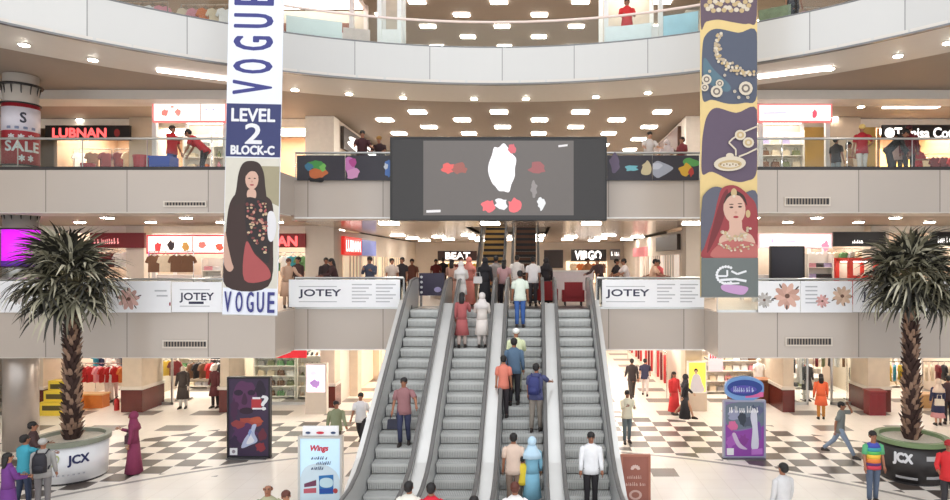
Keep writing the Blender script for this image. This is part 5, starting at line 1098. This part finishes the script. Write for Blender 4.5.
def person(label, loc, face, pose='stand', h=1.7, top=('shirt', (200, 200, 200), 'short'), low=('trousers', (50, 50, 60)), hair='short', sk=0, wd=1.0, hd=0, group=None, cat='person', name='person', scarf=None, shoes=None):
    t = thing(name, label, cat, loc, face, group); t.scale = (h / 1.78,) * 3
    vs, fs, J = body_geo(pose, wd, hd); B, H = J['B'], J['H']; dz = -J['drop']
    sm = PALE if cat == 'mannequin' else skinm(sk); T = Matrix.Translation((0, 0, dz)); mb = MB()
    mb.add([T @ Vector(p) for p in vs], fs, sm)
    for s, k in ((-1, 'aL'), (1, 'aR')): add_hand(mb, J[k][2] + Vector((0, 0, dz)), J[k][3], s, sm)
    HM = T @ H
    mb.ball((0, -.108, 1.63), (.013, .022, .022), sm, 6, 5, HM)
    for s in (-1, 1): mb.ball((s * .08, 0, 1.64), (.012, .022, .03), sm, 6, 5, HM)
    if cat != 'mannequin':
        for s in (-1, 1): mb.ball((s * .033, -.094, 1.657), (.013, .008, .007), HAIRM, 6, 4, HM); mb.box((s * .034 - .018, -.104, 1.674), (s * .034 + .018, -.09, 1.68), HAIRM, HM)
        mb.ball((0, -.099, 1.592), (.024, .008, .006), mat((120, 62, 56), .5), 6, 4, HM)
    mb.build('body', t, True)
    BB = T @ B
    # lower garment
    if low and low[0] in ('trousers', 'jeans', 'shorts'):
        m = mat(low[1], .8, vary=.1, scale=10); q = MB(); q.rings([(0, 0, .84, .13 * wd, .10), (0, 0, .9, .155 * wd, .115), (0, 0, 1.02, .145 * wd, .105)], m, 14, T)
        for s in ('L', 'R'):
            hp, kn, an, to = (p + Vector((0, 0, dz)) for p in J[s]); up = hp + Vector((0, 0, .03))
            if low[0] == 'shorts': q.tube([up, hp + (kn - hp) * .5, kn], [.098 * wd, .09, .086], m, 10)
            else: q.tube([up, hp + (kn - hp) * .5, kn, kn + (an - kn) * .5, an + (kn - an) * .06], [.098 * wd, .088, .07, .062, .056], m, 10)
        q.build('trousers' if low[0] != 'shorts' else 'shorts', t, True)
    elif low and low[0] == 'skirt':
        m = mat(low[1], .8, vary=.1, scale=10); MB().rings([(0, 0, low[2] if len(low) > 2 else .06, .26, .23), (0, 0, .5, .2, .17), (0, 0, .85, .175 * wd, .13), (0, 0, 1.02, .145 * wd, .105)], m, 20, T, .06).build('skirt', t, True)
    # shoes
    q = MB(); shm = shoes and mat(shoes, .5) or SHOE
    for s in ('L', 'R'):
        a, to = J[s][2] + Vector((0, 0, dz)), J[s][3] + Vector((0, 0, dz)); dirv = (to - a); dirv.z = 0; dirv.normalize(); z = a.z - .085
        c = a + dirv * .06; M = Matrix.Translation((c.x, c.y, z)) @ Matrix.Rotation(math.atan2(-dirv.x, dirv.y), 4, 'Z'); q.rings([(0, 0, 0, .045, .135), (0, 0, .03, .047, .137), (0, -.02, .065, .04, .11), (0, -.05, .1, .04, .055)], shm, 10, M)
    q.build('shoes', t, True)
    # upper garment
    kind, c, sl = top[0], top[1], top[2]; m = mat(c, .8, vary=.1, scale=9); q = MB()
    if kind == 'stripes':
        cols = [(70, 80, 170), (60, 150, 160), (90, 180, 90), (236, 190, 70), (226, 130, 60), (90, 50, 100), (200, 60, 80)]; cols = cols[::-1]
        zs = [.84, .93, 1.0, 1.1, 1.2, 1.28, 1.37, 1.47]; wv = [.2, .19, .186, .17, .178, .186, .192, .12]
        for k in range(7): q.rings([(0, 0, zs[k], wv[k] * wd, .125), (0, 0, zs[k + 1], wv[k + 1] * wd, .125 if k < 6 else .09)], mat(cols[k], .8), 16, BB)
        m = mat((90, 170, 120), .8)
    elif kind == 'shirt': q.rings([(0, 0, .83, .2 * wd, .14), (0, 0, .95, .188 * wd, .13), (0, 0, 1.1, .165 * wd, .12), (0, 0, 1.26, .182 * wd, .125), (0, 0, 1.34, .194 * wd, .12), (0, 0, 1.415, .19 * wd, .108), (0, 0, 1.47, .125 * wd, .085), (0, -.005, 1.515, .064, .062)], m, 16, BB)
    else:
        z0 = top[3] if len(top) > 3 else .05; w0 = .26 if z0 < .3 else .235; k = MB
        lower = [(0, 0, z0, w0, w0 * .88), (0, 0, z0 + (.9 - z0) * .5, .215 * wd, .175), (0, 0, .9, .19 * wd, .14)]
        q.rings(lower, m, 22, T, .07, 9); q.rings([(0, 0, .88, .19 * wd, .14), (0, 0, 1.08, .165 * wd, .122), (0, 0, 1.26, .18 * wd, .128), (0, 0, 1.38, .19 * wd, .118), (0, 0, 1.455, .13 * wd, .085), (0, -.005, 1.51, .065, .062)], m, 18, BB)
    for s in ('aL', 'aR'):
        sh, eb, wr, d = J[s]; sh, eb, wr = (p + Vector((0, 0, dz)) for p in (sh, eb, wr)); cz = (sh + (eb - sh) * .02) * .8 + Vector((BB @ Vector((0, 0, 1.4)))) * .2; st = cz
        if sl == 'short': q.tube([st, sh + (eb - sh) * .12, sh + (eb - sh) * .45, sh + (eb - sh) * .8], [.058, .068, .068, .067], m, 9)
        else: q.tube([st, sh + (eb - sh) * .12, sh + (eb - sh) * .5, eb, eb + (wr - eb) * .5, eb + (wr - eb) * .96], [.058, .067, .062, .056, .05, .042], m, 9)
    q.build({'shirt': 'shirt', 'stripes': 'striped_shirt'}.get(kind, 'robe'), t, True)
    # hair or head cover
    if hair in ('short', 'long', 'henna'):
        m = HENNA if hair == 'henna' else HAIRM; q = MB().ball((0, .018, 1.685), (.093, .108, .085), m, 12, 7, HM)
        q.ball((0, .05, 1.64), (.085, .075, .075), m, 10, 6, HM)
        if hair == 'long': q.rings([(0, .075, 1.36, .075, .035), (0, .08, 1.5, .09, .05), (0, .05, 1.66, .09, .08)], m, 10, HM)
        q.build('hair', t, True)
    elif hair == 'bun': MB().ball((0, .018, 1.685), (.093, .108, .085), HAIRM, 12, 7, HM).ball((0, .13, 1.68), (.05, .05, .05), HAIRM, 8, 6, HM).build('hair', t, True)
    elif hair == 'bald': MB().ball((0, .045, 1.63), (.086, .07, .05), HAIRM, 10, 6, HM).build('hair', t, True)
    elif hair in ('cap', 'helmet'):
        m = mat(scarf or (236, 236, 232), .7); q = MB().ball((0, .015, 1.70), (.1, .112, .085), m, 12, 7, HM)
        if hair == 'helmet' or scarf == (170, 30, 36): q.box((-.07, -.19, 1.69), (.07, -.06, 1.705), m, HM)
        q.build('cap', t, True)
    elif hair == 'hijab':
        m = mat(scarf or c, .8, vary=.08); q = MB().ball((0, .022, 1.665), (.112, .122, .125), m, 14, 9, HM)
        q.rings([(0, .03, 1.26, .235, .15), (0, .02, 1.38, .225, .145), (0, .01, 1.47, .15, .115), (0, .01, 1.58, .098, .098)], m, 16, BB, .05, 7); q.build('headscarf', t, True)
    return t
def backpack(p, label, c, cat='backpack'):
    """backpack resting on a person's back"""
    t = thing('backpack', label, cat, p.location, math.degrees(p.rotation_euler.z)); t.scale = p.scale; m = mat(c, .7, vary=.12)
    MB().rings([(0, .23, 1.0, .15, .085), (0, .235, 1.15, .16, .1), (0, .23, 1.36, .15, .085), (0, .21, 1.46, .1, .05)], m, 12).build('body', t, True)
    MB().rings([(0, .33, 1.03, .11, .04), (0, .335, 1.2, .11, .045)], m, 10).build('front_pocket', t, True)
    for s in (-1, 1): MB().tube([(s * .1, .15, 1.43), (s * .12, .0, 1.5), (s * .13, -.14, 1.36), (s * .14, -.13, 1.2), (s * .15, .14, 1.05)], .018, m, 6).build('strap', t)
    return t
def handbag(p, label, c, x=.24, y=-.05, z=.75):
    t = thing('handbag', label, 'bag', p.matrix_basis @ Vector((x, y, z)), math.degrees(p.rotation_euler.z)); m = mat(c, .6, vary=.1)
    MB().prism([(-.15, 0), (.15, 0), (.13, .22), (-.13, .22)], -.05, .05, m, 'y').build('body', t)
    MB().tube([(-.08, 0, .21), (-.06, 0, .36), (.06, 0, .36), (.08, 0, .21)], .012, m, 6).build('handle', t); return t
def phone(p, J=None):
    return None
def gy(head, h, z=0.0): return F * (EYE - z - h) / (head - HZ)
def AT(px, Y, z): return ((px - XP) * Y / F, Y, z)
def EP(px, feet, lane=None):
    """a place on the escalator steps whose tread shows at the given picture row"""
    Y = 9773.0 / ((feet - HZ) + 441.6); k = max(0, min(NST - 1, round((Y - EY0) / RUN - .5))); Y = EY0 + (k + .55) * RUN
    return ((px - XP) * Y / F, Y, (k + 1) * RISE + .007)
TS = lambda c, sl='short': ('shirt', c, sl)
RB = lambda c, z=.05, sl='long': ('robe', c, sl, z)
TR = lambda c: ('trousers', c)
# ---- ground floor
p = person('woman in a long magenta dress and headscarf walking by the left planter', GR(134, 474), -70, 'bag', 1.68, RB((126, 46, 78)), None, 'hijab', 0, scarf=(128, 46, 80)); handbag(p, 'dark handbag held by the magenta dressed woman', (70, 34, 46), -.22, -.2, .85)
person('man in an olive jacket walking beside the display panel left of the escalators', AT(336, gy(398, 1.7), 0), 30, 'walk', 1.7, TS((136, 142, 112), 'long'), TR((70, 62, 58)), 'short', 1)
person('man in a white t-shirt and black trousers walking left of the escalators', GR(361, 446), 0, 'walk2', 1.72, TS((232, 232, 236)), TR((44, 40, 42)), 'short', 1)
person('man in a cream shirt looking at his phone right of the escalators', GR(627, 443), 10, 'phone', 1.68, TS((230, 226, 206), 'long'), TR((104, 116, 120)), 'short', 1, hd=14)
person('person in dark clothes walking in the right ground floor corridor', GR(632, 399), 180, 'walk', 1.75, TS((56, 46, 48), 'long'), TR((60, 50, 48)), 'short', 1)
person('person in navy top and pale trousers walking in the right ground floor corridor', GR(645, 396), 170, 'walk2', 1.65, TS((56, 56, 84)), TR((216, 206, 200)), 'short', 2)
person('woman in a black robe walking right near the yellow light box', GR(685, 418), 80, 'walk', 1.66, RB((38, 36, 42)), None, 'hijab', 2, scarf=(34, 32, 38))
person('woman in a red dress standing beside the black robed woman', GR(674, 414), 20, 'stand', 1.6, RB((206, 52, 54), .12), None, 'long', 1)
person('person in an orange tunic and mustard trousers facing the shops', GR(821, 419), 165, 'stand', 1.66, RB((222, 100, 60), .55), TR((190, 130, 60)), 'long', 1)
person('man in a grey t-shirt and blue jeans striding with a hand at his face', GR(840, 456), 55, 'stride', 1.72, TS((128, 132, 128)), TR((136, 150, 170)), 'short', 1)
person('man in a rainbow striped polo shirt and jeans beside the black planter', GR(873, 503), 0, 'stand', 1.72, ('stripes', (90, 170, 120), 'short'), TR((84, 96, 116)), 'short', 1)
person('man in a pale grey shirt walking away at the bottom right', AT(783, gy(462, 1.72), 0), 200, 'stand', 1.72, TS((206, 204, 204), 'long'), TR((90, 90, 96)), 'short', 1)
p = person('woman in a navy coat and pink dress behind the right palm trunk', GR(938, 425), 170, 'stand', 1.62, RB((52, 54, 84), .5), ('skirt', (214, 150, 150), .3), 'hijab', 2, scarf=(220, 196, 176)); handbag(p, 'cream handbag of the navy coated woman', (220, 206, 186), .05, .24, .8)
person('man in dark clothes at the right edge beside the navy coated woman', GR(948, 424), 160, 'stand', 1.72, TS((66, 44, 48), 'long'), TR((50, 44, 48)), 'short', 1)
person('person in a bright red jacket at the lower right edge', AT(949, gy(440, 1.7), 0), -40, 'hands', 1.7, TS((208, 44, 48), 'long'), TR((50, 46, 50)), 'cap', 1, scarf=(170, 30, 36))
person('woman in a purple sari like dress at the lower left edge', AT(8, gy(452, 1.58), 0), 150, 'hands', 1.58, RB((106, 52, 126)), None, 'long', 0)
person('man in a teal shirt and dark jeans in the lower left group', AT(24, gy(437, 1.7) + .25, 0), 160, 'reach', 1.7, TS((62, 156, 176)), TR((46, 56, 80)), 'short', 1)
p = person('man in a grey hooded top with a backpack in the lower left group', AT(43, gy(437, 1.66) - .1, 0), 200, 'stand', 1.66, TS((160, 158, 156), 'long'), TR((120, 116, 116)), 'cap', 1, scarf=(176, 172, 168)); backpack(p, 'black backpack on the grey hooded man at lower left', (40, 38, 46))
person('person in a dark brown top standing behind the lower left group', AT(33, gy(423, 1.68) + .2, 0), 120, 'hands', 1.68, TS((72, 50, 50), 'long'), TR((54, 48, 48)), 'short', 1)
person('balding man in an olive shirt at the bottom beside the pale blue stand', AT(268, gy(482, 1.7), 0), 10, 'stand', 1.7, TS((170, 168, 136)), TR((90, 80, 76)), 'bald', 1)
person('brown haired person at the bottom edge just left of the pale blue stand', AT(286, gy(490, 1.6), 0), 30, 'stand', 1.6, TS((170, 120, 96)), TR((80, 70, 70)), 'henna', 0)
person('man in a white shirt at the foot of the leftmost escalator', AT(409, gy(480, 1.7), 0), 175, 'stand', 1.7, TS((232, 228, 216)), TR((70, 66, 70)), 'short', 1, hd=-6)
person('man in a bright red shirt at the foot of the second escalator', AT(431, gy(482, 1.7), 0), 185, 'stand', 1.7, TS((216, 34, 56)), TR((60, 60, 70)), 'short', 1)
person('dark haired person at the bottom edge between second and third escalator', AT(474, gy(495, 1.68), 0), 180, 'stand', 1.68, TS((60, 60, 66)), TR((50, 50, 56)), 'short', 1)
person('man in a white t-shirt at the foot of the third escalator', AT(515, gy(481, 1.7), 0), 180, 'stand', 1.7, TS((236, 232, 230)), TR((70, 70, 80)), 'henna', 1)
# ---- on the escalators
def onstep(px, head, h):
    # solve for the tread under a head seen at a picture row
    best = None
    for k in range(NST):
        Y = EY0 + (k + .55) * RUN; z = (k + 1) * RISE; y = HZ + (EYE - z - h) * F / Y
        if best is None or abs(y - head) < best[0]: best = (abs(y - head), Y, z)
    return ((px - XP) * best[1] / F, best[1], best[2] + .008)
person('man in a beige shirt riding up low on the third escalator', onstep(513.5, 454, 1.7), 180, 'stand', 1.7, TS((222, 196, 178)), TR((130, 110, 96)), 'short', 1)
person('woman in a pale blue headscarf and blue tunic on the third escalator', onstep(532, 453, 1.6), 185, 'reach_r', 1.6, RB((126, 178, 200), .3), TR((110, 150, 176)), 'hijab', 2, scarf=(186, 214, 232), wd=.92)
person('small person in yellow between the beige shirted man and the blue headscarf', onstep(522.5, 459, 1.2), 180, 'stand', 1.2, TS((226, 200, 60)), TR((90, 80, 70)), 'short', 1)
p = person('man in a mauve polo shirt riding down the leftmost escalator', onstep(404, 375, 1.68), 0, 'descend', 1.68, TS((150, 106, 108)), TR((52, 56, 84)), 'short', 1); handbag(p, 'dark bag held by the man riding down the leftmost escalator', (44, 44, 60), -.26, -.06, .45)
person('man in a white shirt and black trousers riding down the rightmost escalator', onstep(591, 426, 1.72), 0, 'stand', 1.72, TS((236, 236, 238), 'long'), TR((38, 34, 38)), 'short', 1, hd=8)
person('man in a pale yellow shirt and white cap on the third escalator', onstep(516, 326, 1.7), 180, 'bag', 1.7, TS((226, 232, 190), 'long'), TR((170, 170, 150)), 'cap', 1)
person('man in a denim blue shirt and black trousers on the third escalator', onstep(514, 338, 1.75), 180, 'stand', 1.75, TS((84, 108, 132), 'long'), TR((42, 40, 46)), 'short', 1)
person('person in a coral orange top on the left side of the third escalator', onstep(503.5, 361, 1.6), 178, 'stand', 1.6, TS((220, 128, 108)), TR((50, 42, 46)), 'short', 0, wd=.85)
p = person('man with a navy backpack reaching left on the third escalator', onstep(536, 358, 1.7), 165, 'reach', 1.7, TS((76, 80, 120)), TR((136, 126, 116)), 'short', 1); backpack(p, 'navy blue backpack on the man at the right of the third escalator', (48, 54, 108))
person('man in a white t-shirt and blue jeans at the top of the third escalator', onstep(520, 267, 1.72), 180, 'stand', 1.72, TS((222, 230, 216)), TR((60, 96, 160)), 'short', 1)
person('woman in a dusty red tunic near the top of the second escalator', onstep(462, 293, 1.6), 175, 'bag', 1.6, RB((168, 88, 88), .4), TR((206, 186, 176)), 'long', 1, wd=.9)
person('woman in a white headscarf and white tunic near the top of the second escalator', onstep(482, 289, 1.58), 182, 'hands', 1.58, RB((222, 212, 204), .42), TR((206, 196, 190)), 'hijab', 2, scarf=(216, 208, 204), wd=.95)
# ---- first floor landing
LZ = Z1
def land(label, px, Y, face, pose, h, top, low, hair='short', sk=1, **k): return person(label, AT(px, Y, LZ), face, pose, h, top, low, hair, sk, **k)
land('woman in a large white shawl behind the dusty red tunic on the landing', 461, 20.5, 180, 'hands', 1.5, RB((226, 218, 212), .5), TR((216, 206, 200)), 'hijab', 2, scarf=(232, 226, 222))
land('woman in a salmon pink long dress and headscarf on the landing', 469, 21.6, 175, 'stand', 1.64, RB((226, 138, 124)), None, 'hijab', 0, scarf=(224, 140, 126))
land('woman in a beige brown dress left of the salmon dressed woman', 452, 22.4, 170, 'hands', 1.58, RB((190, 146, 128)), None, 'long', 1)
land('person in a maroon top standing behind the salmon dressed woman', 461, 24.2, 20, 'stand', 1.68, TS((140, 52, 52)), TR((60, 50, 50)))
p = land('woman in a black robe left of the upper escalators', 485, 21.0, 185, 'stand', 1.62, RB((38, 36, 40)), None, 'hijab', 2, scarf=(36, 34, 38)); handbag(p, 'white handbag of the black robed woman on the landing', (226, 220, 216), .26, .06, .85)
land('man in a grey t-shirt before the yellow lit upper escalator', 496, 22.0, 180, 'stand', 1.7, TS((146, 140, 138)), TR((60, 56, 60)))
land('woman in a mauve top between the two upper escalators', 504, 21.3, 178, 'stand', 1.58, TS((196, 152, 152)), TR((52, 46, 52)), 'long', 2)
land('man in a white shirt and dark trousers before the right upper escalator', 517, 22.4, 182, 'bag', 1.72, TS((232, 226, 224), 'long'), TR((54, 50, 56)))
land('bareheaded man in a long white shirt right of the blue jeans on the landing', 533, 21.2, 176, 'stand', 1.66, TS((236, 228, 226)), TR((60, 52, 54)), 'short')
land('woman in a black robe right of the upper escalators', 546, 22.6, 190, 'stand', 1.62, RB((40, 36, 40)), None, 'hijab', 2, scarf=(40, 36, 40))
# ---- first floor, by the glass and further back
land('person in a beige top beside the banner with the woman, first floor', 287, 20.6, 40, 'lean', 1.62, RB((200, 164, 140), .4), TR((190, 160, 140)), 'henna', 2)
land('person in a dark brown top beside the beige one, first floor left', 298, 21.5, -20, 'stand', 1.66, TS((70, 46, 44), 'long'), TR((60, 50, 50)))
land('person in a dark top behind the bending one, first floor left', 326, 22.4, 20, 'stand', 1.64, TS((56, 46, 48), 'long'), TR((50, 46, 50)))
land('person in a dark brown robe bending over the poster, first floor left', 336, 20.7, -60, 'lean', 1.62, TS((64, 38, 38), 'long'), TR((56, 44, 44)), 'long')
land('man in a slate shirt reading a paper over the poster, first floor left', 370, 20.8, 0, 'phone', 1.66, TS((76, 80, 96), 'long'), TR((60, 60, 66)), hd=16)
land('person in a pale top left of the leftmost escalator head', 392, 22.5, 30, 'stand', 1.62, TS((206, 190, 180)), TR((80, 70, 70)))
land('person in black just beside the leftmost escalator head', 402, 23.4, -20, 'stand', 1.66, TS((48, 42, 46)), TR((44, 40, 44)))
land('person in a brown top behind the leftmost escalator head', 412, 24.6, 10, 'walk', 1.66, TS((110, 66, 54)), TR((70, 56, 52)))
land('person in dark red far back left of the upper escalators', 436, 29.0, 0, 'walk2', 1.66, TS((110, 44, 44)), TR((60, 50, 50)))
land('person in black far back left of the upper escalators', 443, 30.0, 180, 'stand', 1.7, TS((46, 40, 42)), TR((44, 40, 44)))
land('person in a dark coat beside the rightmost escalator head', 600, 22.6, -40, 'lean', 1.66, TS((60, 40, 42), 'long'), TR((60, 56, 54)))
land('person in an orange brown top behind the rightmost escalator head', 588, 27.0, 10, 'stand', 1.66, TS((206, 140, 96)), TR((90, 70, 60)))
land('person in black walking behind the right white poster', 616, 24.0, 60, 'walk', 1.66, TS((48, 42, 46)), TR((46, 42, 46)))
land('person in a white top at the right white poster', 628, 21.5, -80, 'lean', 1.62, TS((226, 212, 206)), TR((90, 80, 80)))
land('person in a peach top leaning towards another at the right white poster', 651, 20.9, 70, 'lean', 1.6, TS((226, 180, 150)), TR((90, 80, 80)))
land('person in a coral red top leaning at the right white poster', 661, 21.6, -60, 'lean', 1.58, TS((226, 100, 100)), TR((90, 60, 60)))
# ---- second floor
def second(label, px, Y, face, pose, h, top, low, hair='short', sk=1, **k): return person(label, AT(px, Y, Z2), face, pose, h, top, low, hair, sk, **k)
second('red shirted worker standing at the blue crate, second floor left', 172, 20.0, 75, 'reach', 1.72, TS((198, 36, 44)), TR((40, 62, 140)), 'short', 1)
second('red shirted worker bending towards the other one, second floor left', 205, 20.0, -80, 'bend', 1.78, TS((198, 40, 50)), TR((44, 38, 42)), 'short', 1)
second('person in black and red leaning over the green blot poster', 362, 20.6, 20, 'lean', 1.68, TS((66, 30, 34)), TR((50, 46, 50)), 'short', 1)
second('person in a dark top with yellow cap beside the screen, second floor', 381, 21.3, -10, 'lean', 1.62, TS((56, 34, 36)), TR((50, 46, 50)), 'cap', 1, scarf=(150, 110, 50))
second('dark haired person in white above the grey vehicle poster', 648, 20.7, 10, 'lean', 1.66, TS((216, 206, 200)), TR((60, 56, 60)), 'bun', 2)
second('person in a pale top beside the dark haired one, second floor right', 668, 21.6, -30, 'lean', 1.56, TS((222, 206, 206)), TR((60, 56, 60)), 'hijab', 2, scarf=(226, 212, 210))
second('person in a maroon top nearest the jewellery banner, second floor', 682, 21.2, -60, 'stand', 1.6, TS((130, 52, 56)), TR((60, 50, 50)), 'short', 1)
second('worker in a red vest and yellow cap standing by the right glass', 862, 19.9, 175, 'akimbo', 1.72, TS((178, 36, 48)), TR((214, 206, 200)), 'cap', 1, scarf=(226, 196, 120))
second('person in black left of the worker with the yellow cap', 836, 21.4, 120, 'stand', 1.62, TS((46, 40, 42)), TR((150, 160, 166)), 'short', 1)
second('person in a cream top behind the worker with the yellow cap', 849, 22.4, 30, 'hands', 1.66, TS((206, 170, 130)), TR((80, 40, 38)), 'long', 1)
second('person in black crouching over a trolley, second floor right', 888, 20.0, 60, 'bend', 1.75, TS((34, 32, 36), 'long'), TR((40, 36, 40)), 'short', 1)
second('person in a pale top right of the crouching one, second floor right', 897, 21.0, -40, 'reach', 1.66, TS((206, 176, 168), 'long'), TR((60, 50, 50)), 'short', 1)
second('tall person in dark red under the script lettered sign', 909, 20.2, 150, 'stand', 1.76, TS((112, 26, 36), 'long'), TR((56, 40, 44)), 'cap', 1, scarf=(70, 24, 30))
second('person in bright red further right under the script lettered sign', 918, 22.6, 10, 'hands', 1.6, TS((196, 40, 46)), TR((120, 40, 44)), 'short', 1)
# ---- third floor
person('person in a red shirt behind the white kiosk on the upper balcony', AT(627, 20.25, Z3), 0, 'hands', 1.75, TS((206, 44, 44)), TR((60, 50, 50)), 'short', 1)
person('person in black behind the upper balcony glass beside the jewellery banner', AT(793, 18.7, Z3), 0, 'stand', 1.7, TS((40, 36, 42)), TR((40, 36, 42)), 'short', 1)
# ---- shop window dummies
def dummy(label, px, Y, z, face, top, low, pose='stand', grp=None): return person(label, AT(px, Y, z), face, pose, 1.72, top, low, 'none', 2, cat='mannequin', name='mannequin', group=grp)
dummy('pale mannequin in white at the bright shop behind the left palm', 109, 26.0, 0, 0, TS((240, 234, 230)), TR((226, 214, 206)))
dummy('pale mannequin in cream beside the red extinguisher, ground floor left', 113.5, 26.6, 0, 20, TS((236, 214, 206)), TR((220, 190, 190)))
dummy('mannequin in black jacket and white shirt at the shop entrance, ground floor left', 183, 24.9, 0, 0, RB((70, 60, 56), .4), TR((210, 206, 200)))
dummy('mannequin in a maroon and black outfit by the dark purple poster stand', 215, 25.0, 0, -20, RB((96, 44, 48), .5), TR((44, 38, 40)))
dummy('mannequin in white behind the brown counter, ground floor right', 759, 26.9, 0, 0, TS((238, 234, 232)), TR((206, 200, 196)))
dummy('mannequin in a black suit behind the glass left of the beige pillar', 855, 26.2, 0, 0, TS((44, 42, 50), 'long'), TR((40, 38, 44)))
dummy('mannequin in black and white left of the orange dressed person', 807, 26.2, 0, 10, RB((70, 66, 66), .5), TR((226, 222, 216)))
dummy('mannequin in a beige dress behind the left palm trunk', 58, 26.6, 0, 10, RB((224, 206, 186), .3), TR((90, 80, 80)))
